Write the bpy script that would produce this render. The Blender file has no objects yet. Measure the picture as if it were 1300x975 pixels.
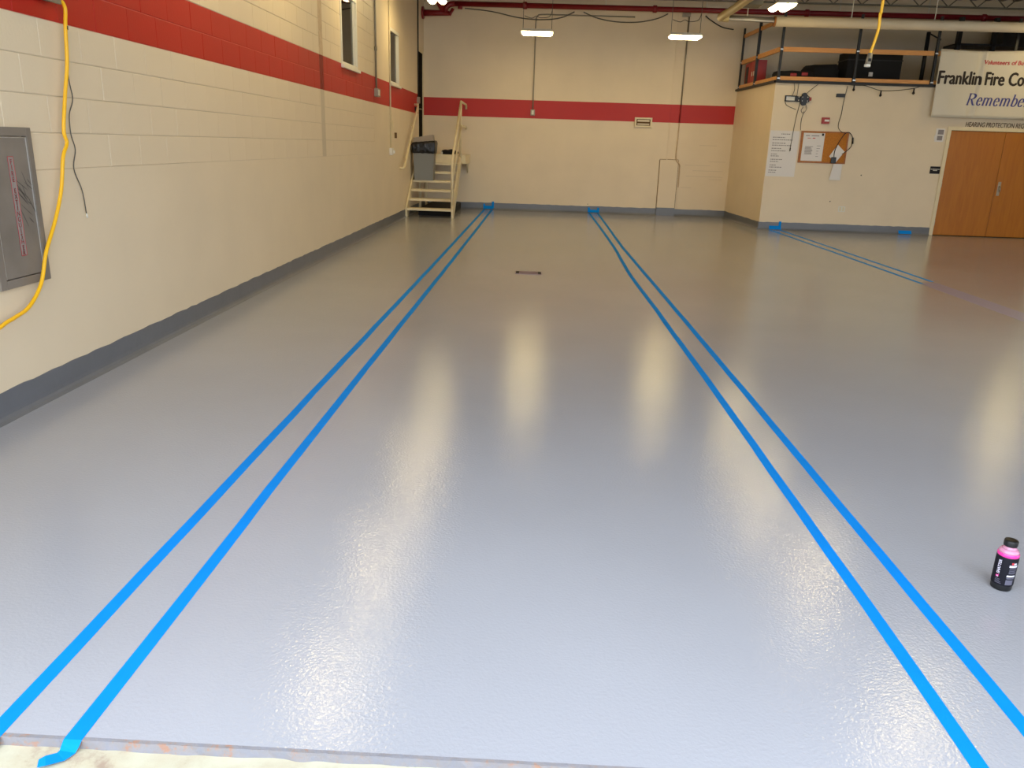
import bpy, bmesh, math, random
from mathutils import Vector, Matrix
random.seed(7)
C = bpy.context.scene
COL = C.collection
PI = math.pi

# ------------------------------------------------------------------ camera
cam_d = bpy.data.cameras.new('camera'); cam = bpy.data.objects.new('camera', cam_d); COL.objects.link(cam)
cam_d.sensor_fit = 'HORIZONTAL'; cam_d.sensor_width = 36.0
cam_d.lens = 995.6 / 1300 * 36.0
cam_d.clip_start = 0.05; cam_d.clip_end = 300
cam.matrix_world = Matrix(((0.998751, -0.040903, 0.028702, 0.0),
                           (0.039372, 0.290490, -0.956068, 0.0),
                           (0.030768, 0.956003, 0.291737, 1.5),
                           (0, 0, 0, 1)))
C.camera = cam
# ------------------------------------------------------------------ sky: even bright overcast outside the open bay doors
W = bpy.data.worlds.new('overcast_sky'); C.world = W; W.use_nodes = True
bg = W.node_tree.nodes['Background']; bg.inputs['Color'].default_value = (0.80, 0.89, 1.0, 1); bg.inputs['Strength'].default_value = 3.7
# ------------------------------------------------------------------ exposure
C.view_settings.view_transform = 'Standard'; C.view_settings.look = 'None'
C.view_settings.exposure = 0.27; C.view_settings.gamma = 1.0; C.view_settings.use_curve_mapping = False
LAMP_COLOR = (1.0, 0.77, 0.37); LAMP_STRENGTH = 31.0

# ------------------------------------------------------------------ materials
def lin(r, g, b):
    return tuple(((c / 255) / 12.92 if c / 255 <= .04045 else ((c / 255 + .055) / 1.055) ** 2.4) for c in (r, g, b))
def mat(name, col, rough=.6, metal=0., var=0., vscale=3., bump=0., bscale=40., spec=.5, coat=0., bdist=.002, detail=4.):
    m = bpy.data.materials.new(name); m.use_nodes = True
    nt = m.node_tree; b = nt.nodes['Principled BSDF']
    b.inputs['Base Color'].default_value = (*col, 1); b.inputs['Roughness'].default_value = rough
    b.inputs['Metallic'].default_value = metal; b.inputs['Specular IOR Level'].default_value = spec
    b.inputs['Coat Weight'].default_value = coat
    tc = nt.nodes.new('ShaderNodeTexCoord')
    if var:
        n = nt.nodes.new('ShaderNodeTexNoise'); n.inputs['Scale'].default_value = vscale; n.inputs['Detail'].default_value = detail
        r = nt.nodes.new('ShaderNodeValToRGB')
        r.color_ramp.elements[0].position = .3; r.color_ramp.elements[1].position = .7
        r.color_ramp.elements[0].color = (*[c * (1 - var) for c in col], 1); r.color_ramp.elements[1].color = (*[min(1, c * (1 + var)) for c in col], 1)
        nt.links.new(tc.outputs['Object'], n.inputs['Vector']); nt.links.new(n.outputs['Fac'], r.inputs['Fac']); nt.links.new(r.outputs['Color'], b.inputs['Base Color'])
    if bump:
        n2 = nt.nodes.new('ShaderNodeTexNoise'); n2.inputs['Scale'].default_value = bscale; n2.inputs['Detail'].default_value = 3
        bp = nt.nodes.new('ShaderNodeBump'); bp.inputs['Strength'].default_value = bump; bp.inputs['Distance'].default_value = bdist
        nt.links.new(tc.outputs['Object'], n2.inputs['Vector']); nt.links.new(n2.outputs['Fac'], bp.inputs['Height']); nt.links.new(bp.outputs['Normal'], b.inputs['Normal'])
    return m
def emit(name, col, s):
    m = bpy.data.materials.new(name); m.use_nodes = True; nt = m.node_tree; nt.nodes.clear()
    e = nt.nodes.new('ShaderNodeEmission'); e.inputs['Color'].default_value = (*col, 1); e.inputs['Strength'].default_value = s
    o = nt.nodes.new('ShaderNodeOutputMaterial'); nt.links.new(e.outputs[0], o.inputs[0]); return m
def wood(name, c0, c1, scale=(2, 2, 14), rough=.45):
    m = bpy.data.materials.new(name); m.use_nodes = True; nt = m.node_tree; b = nt.nodes['Principled BSDF']
    tc = nt.nodes.new('ShaderNodeTexCoord'); mp = nt.nodes.new('ShaderNodeMapping'); mp.inputs['Scale'].default_value = scale
    n = nt.nodes.new('ShaderNodeTexNoise'); n.inputs['Scale'].default_value = 2.2; n.inputs['Detail'].default_value = 7; n.inputs['Distortion'].default_value = .8
    r = nt.nodes.new('ShaderNodeValToRGB'); r.color_ramp.elements[0].color = (*c0, 1); r.color_ramp.elements[1].color = (*c1, 1)
    r.color_ramp.elements[0].position = .32; r.color_ramp.elements[1].position = .68
    nt.links.new(tc.outputs['Object'], mp.inputs['Vector']); nt.links.new(mp.outputs[0], n.inputs['Vector']); nt.links.new(n.outputs['Fac'], r.inputs['Fac'])
    nt.links.new(r.outputs['Color'], b.inputs['Base Color']); b.inputs['Roughness'].default_value = rough
    return m
CREAM = lin(228, 211, 183); RED = lin(184, 24, 14); GREY = lin(166, 167, 174)
M = dict(
    cream=mat('cream_wall_paint', CREAM, .55, var=.03, vscale=1.5, bump=.35, bscale=70, bdist=.0015),
    block=mat('cream_block_paint', CREAM, .5, var=.012, vscale=2.2, bump=.5, bscale=55, bdist=.002),
    mortar=mat('cream_mortar', tuple(c * .80 for c in CREAM), .6),
    red=mat('red_block_paint', RED, .5, var=.03, vscale=2, bump=.4, bscale=55, bdist=.002),
    redmortar_lit=mat('red_mortar_lit_edge', lin(216, 96, 84), .6),  # pale pink: light catching the joint edges is put into the mortar colour
    reddark=mat('red_joint_filler', lin(128, 8, 10), .6, bump=.6, bscale=30),
    joint=mat('joint_filler', lin(206, 182, 150), .75, var=.12, vscale=9, bump=1., bscale=22, bdist=.012),
    base=mat('grey_baseboard_paint', lin(103, 106, 113), .36, var=.06, vscale=4, bump=.3, bscale=20, bdist=.003),
    blue=mat('blue_masking_tape', lin(6, 134, 226), .7, var=.05, vscale=6, bump=.2, bscale=160, bdist=.0006, spec=.08),
    lavender=mat('thin_lavender_paint', lin(150, 150, 182), .25),
    galv=mat('galvanised_steel', lin(150, 142, 126), .45, .5),
    steel=mat('brushed_stainless_steel', lin(140, 132, 124), .45, .3, var=.10, vscale=3.5, bump=.15, bscale=30),
    steeldoor=mat('scuffed_stainless_door', lin(138, 130, 122), .48, .25, var=.14, vscale=5, detail=8),
    scuff=mat('black_rubber_scuff', lin(92, 87, 82), .7, var=.15, vscale=20),
    chrome=mat('bright_steel_edge', lin(205, 205, 205), .3, .7),
    handle=mat('satin_handle_steel', lin(170, 160, 140), .35, .8),
    stair=mat('cream_stair_paint', lin(226, 212, 176), .45, var=.05, vscale=6),
    black=mat('black_steel_paint', lin(22, 22, 24), .5),
    rubber=mat('black_plastic', lin(18, 18, 20), .4),
    bag=mat('black_bin_bag', lin(12, 14, 20), .28, bump=.8, bscale=14, bdist=.02),
    fabric=mat('black_fabric', lin(26, 25, 26), .9, bump=.5, bscale=90),
    bin=mat('grey_bin_plastic', lin(128, 130, 128), .5, bump=.1, bscale=60),
    binlid=mat('grey_lid_plastic', lin(150, 140, 130), .5),
    white=mat('white_paper', lin(226, 222, 220), .8),
    whitep=mat('white_plastic', lin(225, 222, 212), .4),
    cloth=mat('white_vinyl_banner', lin(216, 208, 190), .5, var=.03, vscale=2),
    duct=mat('white_pipe_paint', lin(222, 208, 182), .45, var=.05, vscale=2),
    beigepipe=mat('beige_pipe_paint', lin(200, 180, 130), .5),
    redpipe=mat('dark_red_pipe_paint', lin(128, 20, 30), .4, var=.08, vscale=4),
    pine=wood('orange_pine_board', lin(206, 140, 70), lin(226, 164, 92), (1.2, 10, 10)),
    doorwood=wood('orange_oak_veneer', lin(170, 100, 14), lin(182, 112, 22), (6, 6, .7), .38),
    cork=mat('brown_cork', lin(186, 118, 44), .9, var=.16, vscale=60, detail=8),
    oakframe=wood('brown_frame_wood', lin(150, 86, 30), lin(178, 108, 44), (8, 8, 8)),
    ink=mat('grey_print', lin(140, 134, 136), .8), inkdark=mat('black_print', lin(42, 32, 28), .7),
    inkred=mat('red_print', lin(196, 52, 62), .7), inkblue=mat('violet_blue_print', lin(72, 74, 140), .7),
    inkbrown=mat('brown_print', lin(96, 66, 34), .7), seam=mat('brown_open_seam', lin(128, 98, 58), .9),
    firered=mat('red_signal_plastic', lin(160, 34, 24), .4), labelgrey=mat('grey_label_film', lin(150, 140, 136), .5),
    yellow=mat('yellow_cord_sheath', lin(250, 190, 26), .4), greywire=mat('thin_grey_wire', lin(92, 88, 80), .5),
    yellowtag=mat('pale_yellow_sticker', lin(226, 220, 150), .6),
    deck=mat('grey_metal_deck', lin(132, 124, 106), .6), joist=mat('grey_joist_steel', lin(112, 106, 92), .6),
    housing=mat('white_lamp_housing', lin(214, 208, 196), .5),
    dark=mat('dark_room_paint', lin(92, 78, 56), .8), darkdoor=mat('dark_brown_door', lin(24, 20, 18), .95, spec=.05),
    lockerred=mat('red_locker_paint', lin(168, 34, 26), .45), rust=mat('orange_end_cap', lin(170, 110, 60), .6),
    pink=mat('pink_liquid_plastic', lin(246, 60, 160), .25, coat=.5), pinkfade=mat('pale_pink_plastic', lin(206, 140, 170), .25, coat=.4),
    labelblack=mat('black_label_film', lin(20, 19, 28), .6, spec=.25), labelwhite=mat('white_label_print', lin(214, 210, 222), .5),
    labelgreydark=mat('dark_grey_label_print', lin(96, 94, 110), .5),
    drain=mat('purple_grey_metal', lin(142, 126, 140), .8, spec=.1), slot=mat('black_slot', lin(30, 24, 26), .8),
    lens=emit('lamp_diffuser_light', LAMP_COLOR, LAMP_STRENGTH),
)
# poured epoxy floor: glossy with an orange-peel skin that breaks the lamp reflections into sparkles
def floor_mat():
    m = bpy.data.materials.new('grey_epoxy_floor'); m.use_nodes = True; nt = m.node_tree; b = nt.nodes['Principled BSDF']
    tc = nt.nodes.new('ShaderNodeTexCoord')
    n = nt.nodes.new('ShaderNodeTexNoise'); n.inputs['Scale'].default_value = .7; n.inputs['Detail'].default_value = 5
    r = nt.nodes.new('ShaderNodeValToRGB'); r.color_ramp.elements[0].position = .3; r.color_ramp.elements[1].position = .7
    r.color_ramp.elements[0].color = (*[c * .95 for c in GREY], 1); r.color_ramp.elements[1].color = (*[c * 1.04 for c in GREY], 1)
    nt.links.new(tc.outputs['Object'], n.inputs['Vector']); nt.links.new(n.outputs['Fac'], r.inputs['Fac']); nt.links.new(r.outputs['Color'], b.inputs['Base Color'])
    b.inputs['Roughness'].default_value = .10; b.inputs['Specular IOR Level'].default_value = .42
    n2 = nt.nodes.new('ShaderNodeTexNoise'); n2.inputs['Scale'].default_value = 92; n2.inputs['Detail'].default_value = 2
    n3 = nt.nodes.new('ShaderNodeTexNoise'); n3.inputs['Scale'].default_value = 9; n3.inputs['Detail'].default_value = 2
    bp = nt.nodes.new('ShaderNodeBump'); bp.inputs['Strength'].default_value = 1.0; bp.inputs['Distance'].default_value = .00105
    bp2 = nt.nodes.new('ShaderNodeBump'); bp2.inputs['Strength'].default_value = .3; bp2.inputs['Distance'].default_value = .001
    for q in (n2, n3): nt.links.new(tc.outputs['Object'], q.inputs['Vector'])
    nt.links.new(n2.outputs['Fac'], bp.inputs['Height']); nt.links.new(n3.outputs['Fac'], bp2.inputs['Height'])
    nt.links.new(bp2.outputs['Normal'], bp.inputs['Normal']); nt.links.new(bp.outputs['Normal'], b.inputs['Normal'])
    return m
M['floor'] = floor_mat()
def speck_mat(name, cols, scale, rough=.85, bdist=.004):
    m = bpy.data.materials.new(name); m.use_nodes = True; nt = m.node_tree; b = nt.nodes['Principled BSDF']
    tc = nt.nodes.new('ShaderNodeTexCoord'); n = nt.nodes.new('ShaderNodeTexNoise'); n.inputs['Scale'].default_value = scale; n.inputs['Detail'].default_value = 9
    n.inputs['Roughness'].default_value = .65
    r = nt.nodes.new('ShaderNodeValToRGB'); cr = r.color_ramp
    while len(cr.elements) < len(cols): cr.elements.new(.5)
    for e, (p, c) in zip(cr.elements, cols): e.position = p; e.color = (*c, 1)
    nt.links.new(tc.outputs['Object'], n.inputs['Vector']); nt.links.new(n.outputs['Fac'], r.inputs['Fac']); nt.links.new(r.outputs['Color'], b.inputs['Base Color'])
    b.inputs['Roughness'].default_value = rough
    bp = nt.nodes.new('ShaderNodeBump'); bp.inputs['Distance'].default_value = bdist
    nt.links.new(n.outputs['Fac'], bp.inputs['Height']); nt.links.new(bp.outputs['Normal'], b.inputs['Normal'])
    return m
M['ground'] = speck_mat('sandy_worn_concrete', [(.34, lin(158, 138, 120)), (.44, lin(184, 174, 150)), (.62, lin(192, 187, 164))], 7)
M['edge'] = speck_mat('raw_slab_edge', [(.36, lin(158, 122, 104)), (.44, lin(138, 132, 132)), (.62, lin(132, 132, 140))], 28, .8, .006)
def glass_mat():
    m = bpy.data.materials.new('dim_window_glass'); m.use_nodes = True; nt = m.node_tree; nt.nodes.clear()
    t = nt.nodes.new('ShaderNodeBsdfTransparent'); t.inputs[0].default_value = (.62, .62, .55, 1)
    g = nt.nodes.new('ShaderNodeBsdfGlossy'); g.inputs['Roughness'].default_value = .03
    f = nt.nodes.new('ShaderNodeFresnel'); f.inputs[0].default_value = 1.5
    x = nt.nodes.new('ShaderNodeMixShader'); o = nt.nodes.new('ShaderNodeOutputMaterial')
    nt.links.new(f.outputs[0], x.inputs[0]); nt.links.new(t.outputs[0], x.inputs[1]); nt.links.new(g.outputs[0], x.inputs[2]); nt.links.new(x.outputs[0], o.inputs[0])
    return m
M['glass'] = glass_mat()

# ------------------------------------------------------------------ mesh helpers
class MB:
    """collects simple shapes in world coordinates and links them as one mesh object"""
    def __init__(s): s.v = []; s.f = []; s.mi = []; s.sm = []
    def add(s, vs, fs, mi=0, smooth=False):
        o = len(s.v); s.v += [tuple(p) for p in vs]
        for f in fs: s.f.append([i + o for i in f]); s.mi.append(mi); s.sm.append(smooth)
        return s
    def box(s, x0, x1, y0, y1, z0, z1, bev=0., mi=0):
        if not bev:
            vs = [(x, y, z) for x in (x0, x1) for y in (y0, y1) for z in (z0, z1)]
            fs = [(0, 1, 3, 2), (4, 6, 7, 5), (0, 4, 5, 1), (2, 3, 7, 6), (0, 2, 6, 4), (1, 5, 7, 3)]
            return s.add(vs, fs, mi)
        bm = bmesh.new(); bmesh.ops.create_cube(bm, size=1)
        for v in bm.verts: v.co = Vector(((x0 + x1) / 2 + v.co.x * (x1 - x0), (y0 + y1) / 2 + v.co.y * (y1 - y0), (z0 + z1) / 2 + v.co.z * (z1 - z0)))
        bmesh.ops.bevel(bm, geom=bm.edges[:], offset=bev, segments=2, profile=.6, affect='EDGES')
        return s.bm(bm, mi)
    def bm(s, bm, mi=0, smooth=False):
        bm.verts.index_update(); s.add([v.co[:] for v in bm.verts], [[v.index for v in f.verts] for f in bm.faces], mi, smooth); bm.free(); return s
    def prism(s, pts, a, b):
        """closed outline pts (3D) swept from +a to +b (vectors)"""
        n = len(pts); a = Vector(a); b = Vector(b)
        vs = [Vector(p) + a for p in pts] + [Vector(p) + b for p in pts]
        fs = [list(range(n))[::-1], list(range(n, 2 * n))] + [(i, (i + 1) % n, n + (i + 1) % n, n + i) for i in range(n)]
        return s.add(vs, fs)
    def tube(s, pts, r, n=8, mi=0, cap=True):
        pts = [Vector(p) for p in pts]; rs = r if isinstance(r, (list, tuple)) else [r] * len(pts)
        up = None; vs = []; fs = []
        for i, p in enumerate(pts):
            t = (pts[min(i + 1, len(pts) - 1)] - pts[max(i - 1, 0)]).normalized()
            if up is None:
                up = Vector((0, 0, 1)) if abs(t.z) < .9 else Vector((1, 0, 0))
            u = (up - t * up.dot(t)).normalized(); w = t.cross(u); up = u
            for k in range(n):
                a = 2 * PI * k / n; vs.append(p + u * (math.cos(a) * rs[i]) + w * (math.sin(a) * rs[i]))
        for i in range(len(pts) - 1):
            for k in range(n):
                fs.append((i * n + k, i * n + (k + 1) % n, (i + 1) * n + (k + 1) % n, (i + 1) * n + k))
        s.add(vs, fs, mi, True)
        if cap:
            o = len(s.v) - len(vs)
            s.f.append([o + k for k in range(n)][::-1]); s.mi.append(mi); s.sm.append(False)
            s.f.append([o + (len(pts) - 1) * n + k for k in range(n)]); s.mi.append(mi); s.sm.append(False)
        return s
    def lathe(s, prof, cx, cy, n=28, mi=0, a0=0., a1=2 * PI, close=True):
        vs = []; fs = []; full = abs(a1 - a0 - 2 * PI) < 1e-6; m = n if full else n + 1
        for r, z in prof:
            for k in range(m):
                a = a0 + (a1 - a0) * k / n; vs.append((cx + r * math.cos(a), cy + r * math.sin(a), z))
        for i in range(len(prof) - 1):
            for k in range(n):
                fs.append((i * m + k, i * m + (k + 1) % m, (i + 1) * m + (k + 1) % m, (i + 1) * m + k))
        s.add(vs, fs, mi, True)
        if close and full:
            o = len(s.v) - len(vs)
            if prof[0][0] > 1e-5: s.f.append([o + k for k in range(m)][::-1]); s.mi.append(mi); s.sm.append(False)
            if prof[-1][0] > 1e-5: s.f.append([o + (len(prof) - 1) * m + k for k in range(m)]); s.mi.append(mi); s.sm.append(False)
        return s
    def build(s, name, mats, parent=None, loc=None):
        me = bpy.data.meshes.new(name)
        if parent is not None: org = world_loc(parent)
        elif loc is not None: org = Vector(loc)
        else:
            xs, ys, zs = zip(*s.v); org = Vector(((min(xs) + max(xs)) / 2, (min(ys) + max(ys)) / 2, min(zs)))
        me.from_pydata([tuple(Vector(p) - org) for p in s.v], [], s.f)
        for m in (mats if isinstance(mats, (list, tuple)) else [mats]): me.materials.append(m)
        for p, i, q in zip(me.polygons, s.mi, s.sm): p.material_index = i; p.use_smooth = q
        bm = bmesh.new(); bm.from_mesh(me); bmesh.ops.recalc_face_normals(bm, faces=bm.faces[:]); bm.to_mesh(me); bm.free()
        o = bpy.data.objects.new(name, me); COL.objects.link(o)
        if parent is not None: o.parent = parent
        else: o.location = org
        return o
def world_loc(o):
    v = Vector(o.location)
    while o.parent: o = o.parent; v += Vector(o.location)
    return v
def smooth_path(pts, k=6):
    P = [Vector(p) for p in pts]; out = []
    for i in range(len(P) - 1):
        a, b, c, d = P[max(i - 1, 0)], P[i], P[i + 1], P[min(i + 2, len(P) - 1)]
        for j in range(k):
            t = j / k
            out.append(.5 * ((2 * b) + (c - a) * t + (2 * a - 5 * b + 4 * c - d) * t * t + (3 * b - a - 3 * c + d) * t ** 3))
    out.append(P[-1]); return out
def tag(o, label, cat, group=None, kind=None):
    o['label'] = label; o['category'] = cat
    if group: o['group'] = group
    if kind: o['kind'] = kind
    return o
def thing(name, loc, label, cat, group=None):
    o = bpy.data.objects.new(name, None); o.empty_display_size = .1; COL.objects.link(o); o.location = loc
    return tag(o, label, cat, group)
def struct(o): o['kind'] = 'structure'; return o
def stuff(o): o['kind'] = 'stuff'; return o
def copy_tree(o, parent=None):
    c = o.copy(); COL.objects.link(c); c.parent = parent
    for ch in list(o.children): copy_tree(ch, c)
    return c
def text_mesh(s, size, off=0., shear=0., space=1., align='LEFT', sx=1.):
    """flat text -> list of (x,z) verts, faces (in the XY plane of the font)"""
    cu = bpy.data.curves.new('lettering', 'FONT'); cu.body = s; cu.size = size; cu.shear = shear
    cu.space_character = space; cu.align_x = align; cu.resolution_u = 3
    ob = bpy.data.objects.new('lettering', cu); COL.objects.link(ob)
    dg = bpy.context.evaluated_depsgraph_get(); me = bpy.data.meshes.new_from_object(ob.evaluated_get(dg))
    vs = [(v.co.x * sx, v.co.y) for v in me.vertices]; fs = [list(p.vertices) for p in me.polygons]
    bpy.data.objects.remove(ob); bpy.data.curves.remove(cu); bpy.data.meshes.remove(me)
    if off:      # heavier strokes: the same outlines laid again a little to each side
        v0, f0 = list(vs), list(fs)
        for dx, dy in ((off, 0), (-off, 0), (0, off * .6), (0, -off * .6)):
            o = len(vs); vs += [(x + dx, y + dy) for x, y in v0]; fs += [[i + o for i in f] for f in f0]
    return vs, fs
def lay(mb, tm, fn):
    vs, fs = tm; mb.add([fn(*p) for p in vs], fs); return mb

# ================================================================== SETTING
XL = -2.83          # face of the left wall
YB = 19.2           # face of the back wall
Y0 = 1.62           # slab edge at the open bay door
ZC = 4.85
# ---- floor slab
fl = struct(MB().box(-3.03, 13.7, Y0 + .012, 19.4, -.12, 0).build('floor', M['floor'], loc=(0, 0, 0)))
bm = MB()   # rough broken front edge of the slab
xs = [-3.0 + .05 * i for i in range(334)]
top = [(x, Y0 + random.uniform(-.0015, .0015), .0) for x in xs]; bot = [(x, Y0 - .004 + random.uniform(-.004, .006), -.05) for x in xs]
back = [(x, Y0 + .012, 0) for x in xs]
n = len(xs); vs = back + top + bot; fs = []
for i in range(n - 1):
    fs += [(i, i + 1, n + i + 1, n + i), (n + i, n + i + 1, 2 * n + i + 1, 2 * n + i)]
bm.add(vs, fs); bm.build('slab_edge', M['edge'], fl)
# ---- ground outside: worn sandy concrete apron with an uneven surface
bm = MB(); gx = [-14 + i * 1. for i in range(12)] + [-2 + .08 * i for i in range(63)] + [3.04 + 1. * i for i in range(24)]
gy = [Y0 + .02 - .04 * i for i in range(12)] + [1.1 - 1.2 ** i * .3 for i in range(1, 24)]
gy = [y for y in gy if y > -40]
vs = []
for y in gy:
    for x in gx:
        near = max(0, 1 - abs(y - Y0) / .5)
        vs.append((x, y, -.025 + near * random.uniform(-.004, .003)))
nx = len(gx); fs = [(j * nx + i, j * nx + i + 1, (j + 1) * nx + i + 1, (j + 1) * nx + i) for j in range(len(gy) - 1) for i in range(nx - 1)]
bm.add(vs, fs); gr = struct(bm.build('ground', M['ground'], loc=(0, 0, 0)))
for p in gr.data.polygons: p.use_smooth = True
# ---- left wall: block core with openings, individual painted blocks, smooth skim-coated lower part
COURSE = .203; ZB = 1.28
RZ0, RZ1 = ZB + 4 * COURSE, ZB + 6 * COURSE          # the red stripe, two courses
WIN1 = (11.49, 12.46, 2.475, 3.45); WIN2 = (15.0, 15.95, 2.485, 3.435); DOOR = (18.36, 19.10, 1.25, 3.45)
OPEN = [WIN1, WIN2, DOOR]
def cells(ya, yb, za, zb, extra_y=(), extra_z=()):
    ys = sorted({ya, yb, *[q for o in OPEN for q in o[:2] if ya < q < yb], *extra_y}); zs = sorted({za, zb, *[q for o in OPEN for q in o[2:] if za < q < zb], *extra_z})
    for i in range(len(ys) - 1):
        for j in range(len(zs) - 1):
            cy, cz = (ys[i] + ys[i + 1]) / 2, (zs[j] + zs[j + 1]) / 2
            if not any(o[0] < cy < o[1] and o[2] < cz < o[3] for o in OPEN): yield ys[i], ys[i + 1], zs[j], zs[j + 1], cz
bm = MB()
for a, b, c, d, cz in cells(1.42, YB + .2, 0, ZC, extra_z=(RZ0, RZ1)):
    bm.box(XL - .20, XL - .0045, a, b, c, d, mi=1 if RZ0 < cz < RZ1 else 0)
wl = struct(bm.build('wall_left', [M['mortar'], M['redmortar_lit']], loc=(XL, 10, 0)))
MB().box(XL - .01, XL + .002, 1.42, YB, .0, ZB).build('skim_coat', M['cream'], wl)
JY0, JY1 = 10.37, 10.55   # filled control joint
bm = MB(); bmr = MB()
for ya, yb, za in ((1.42, 3.2, ZB), (3.2, JY0, ZB + 10 * COURSE), (JY0, 13.6, ZB + 12 * COURSE), (13.6, YB, ZB)):
    for a, b, c, d, cz in cells(ya, yb, za, ZC, extra_z=tuple(q for q in (RZ0, RZ1) if q > za)):
        (bmr if RZ0 < cz < RZ1 else bm).box(XL - .009, XL, a, b, c, d)
bm.build('smooth_paint', M['cream'], wl); bmr.build('red_stripe', M['red'], wl)
cache = {}
def block(y0, y1, z0, z1, red, var):
    key = (round(y1 - y0, 3), round(z1 - z0, 3), red, var)
    if key not in cache:
        b = MB(); L = y1 - y0; Hh = z1 - z0; e = .003; d0 = -.006; d1 = (0, .0006, -.0006)[var]
        vs = [(d0, 0, 0), (d0, L, 0), (d0, L, Hh), (d0, 0, Hh), (d1 - .002, 0, 0), (d1 - .002, L, 0), (d1 - .002, L, Hh), (d1 - .002, 0, Hh),
              (d1, e, e), (d1, L - e, e), (d1, L - e, Hh - e), (d1, e, Hh - e)]
        fs = [(0, 1, 2, 3), (0, 4, 5, 1), (1, 5, 6, 2), (2, 6, 7, 3), (3, 7, 4, 0), (4, 8, 9, 5), (5, 9, 10, 6), (6, 10, 11, 7), (7, 11, 8, 4), (8, 11, 10, 9)]
        b.add(vs, fs); o = b.build('block', M['red'] if red else M['block'], loc=(0, 0, 0)); cache[key] = o.data
        o.name = 'block'; o.parent = wl
    else:
        o = bpy.data.objects.new('block', cache[key]); COL.objects.link(o); o.parent = wl
    o.location = Vector((XL, y0, z0)) - wl.location
nblk = 0
for ya, yb, rows in ((3.2, JY0, 10), (JY1, 13.6, 12)):
    for k in range(rows):
        z0, z1 = ZB + k * COURSE + .0028, ZB + (k + 1) * COURSE - .0028
        ivs = [(ya, yb)]
        if yb > 11 and z1 > WIN1[2] + .05 and z0 < WIN1[3]: ivs = [(ya, WIN1[0]), (WIN1[1], yb)]
        for a, b in ivs:
            y = 3.2 - .4064 + (.2032 if k % 2 else 0)
            while y < b:
                s, e = max(y, a), min(y + .4064, b)
                if e - s > .03: block(s + .0006, e - .0006, z0, z1, k in (4, 5), random.randrange(3)); nblk += 1
                y += .4064
bm = MB(); bm2 = MB(); bm3 = MB()
for z0, z1, b in ((ZB, RZ0, bm3), (RZ0, RZ1, bm2), (RZ1, ZC, bm)):
    m_ = int((z1 - z0) / .05) + 1; vs = []; fs = []
    for i in range(m_ + 1):
        z = z0 + (z1 - z0) * i / m_
        for j, q in enumerate((0, .25, .5, .75, 1)):
            vs.append((XL - .0012 + (random.uniform(-.002, .006) if 0 < j < 4 else 0), JY0 + (JY1 - JY0) * q, z))
    for i in range(m_):
        for j in range(4): fs.append((i * 5 + j, i * 5 + j + 1, (i + 1) * 5 + j + 1, (i + 1) * 5 + j))
    b.add(vs, fs)
bm.build('joint_filler', M['joint'], wl); bm3.build('lower_joint_filler', M['mortar'], wl); bm2.build('red_joint_filler', M['reddark'], wl)
# ---- other walls
wb = struct(MB().box(-3.03, 13.7, YB, YB + .2, 0, ZC).build('wall_back', M['cream'], loc=(0, YB, 0)))
MB().box(XL, 4.33, YB - .004, YB + .01, RZ0 + .005, RZ1 - .005).build('red_stripe', M['red'], wb)
bm = MB()   # faint old joints low on the right of the back wall
for x0, x1, z in ((3.3, 3.9, 1.17), (3.85, 4.25, 1.26), (3.9, 4.2, .86), (3.35, 4.2, .92), (3.24, 3.5, .66), (3.6, 4.0, 1.62), (3.5, 4.2, 1.05), (2.2, 2.9, 2.29)):
    bm.box(x0, x1, YB - .003, YB + .005, z - .006, z + .003)
stuff(bm.build('joint_line', M['mortar'], wb))
struct(MB().box(13.5, 13.7, 1.42, YB, 0, ZC).build('wall_right', M['cream']))
bm = MB(); BAYS = ((-2.45, 2.45), (3.7, 8.3), (9.3, 12.9)); HB = 3.9
xx = [-3.03] + [q for b in BAYS for q in b] + [13.7]
for i in range(0, len(xx), 2): bm.box(xx[i], xx[i + 1], 1.38, Y0, -.03, ZC)
for a, b in BAYS: bm.box(a, b, 1.38, Y0, HB, ZC)
struct(bm.build('wall_front', M['cream']))
# ---- ceiling deck with open web joists
ce = struct(MB().box(-3.03, 13.7, 1.38, 19.4, ZC, ZC + .1).build('ceiling', M['deck'], loc=(0, 0, ZC)))
for i in range(12):
    y = 2.9 + 1.42 * i; bm = MB()
    bm.box(-2.83, 13.5, y - .03, y + .03, ZC - .04, ZC).box(-2.83, 13.5, y - .025, y + .025, ZC - .30, ZC - .27)
    x = -2.7; s = 0
    while x < 13.3:
        bm.tube([(x, y, ZC - .285 if s else ZC - .02), (x + .3, y, ZC - .02 if s else ZC - .285)], .012, 5, cap=False); x += .3; s = 1 - s
    bm.build('joist', M['joist'], ce)
bm = MB()
for i in range(56): bm.box(-2.83 + .3 * i, -2.83 + .3 * i + .1, 1.7, 19.2, ZC - .035, ZC)
bm.build('deck_rib', M['deck'], ce)
# ---- room with mezzanine in the back right corner
SX0, SX1 = 4.45, 4.335
D0, D1, DZ = 7.96, 10.10, 2.035
bm = MB()
bm.box(SX0, D0 - .07, 16.5, 16.65, 0, 2.81).box(D1 + .07, 13.5, 16.5, 16.65, 0, 2.81).box(D0 - .07, D1 + .07, 16.5, 16.65, DZ + .065, 2.81)
wo = struct(bm.build('wall_office', M['cream'], loc=(SX0, 16.5, 0)))
ws = struct(MB().prism([(SX0, 16.5, 0), (SX1, YB, 0), (SX1 + .15, YB, 0), (SX0 + .15, 16.65, 0)], (0, 0, 0), (0, 0, 2.81)).build('wall_office_side', M['cream']))
fm = struct(MB().prism([(SX0 - .02, 16.47, 0), (SX1 - .02, YB, 0), (13.5, YB, 0), (13.5, 16.47, 0)], (0, 0, 2.81), (0, 0, 2.85)).build('floor_mezzanine', M['dark']))
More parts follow.
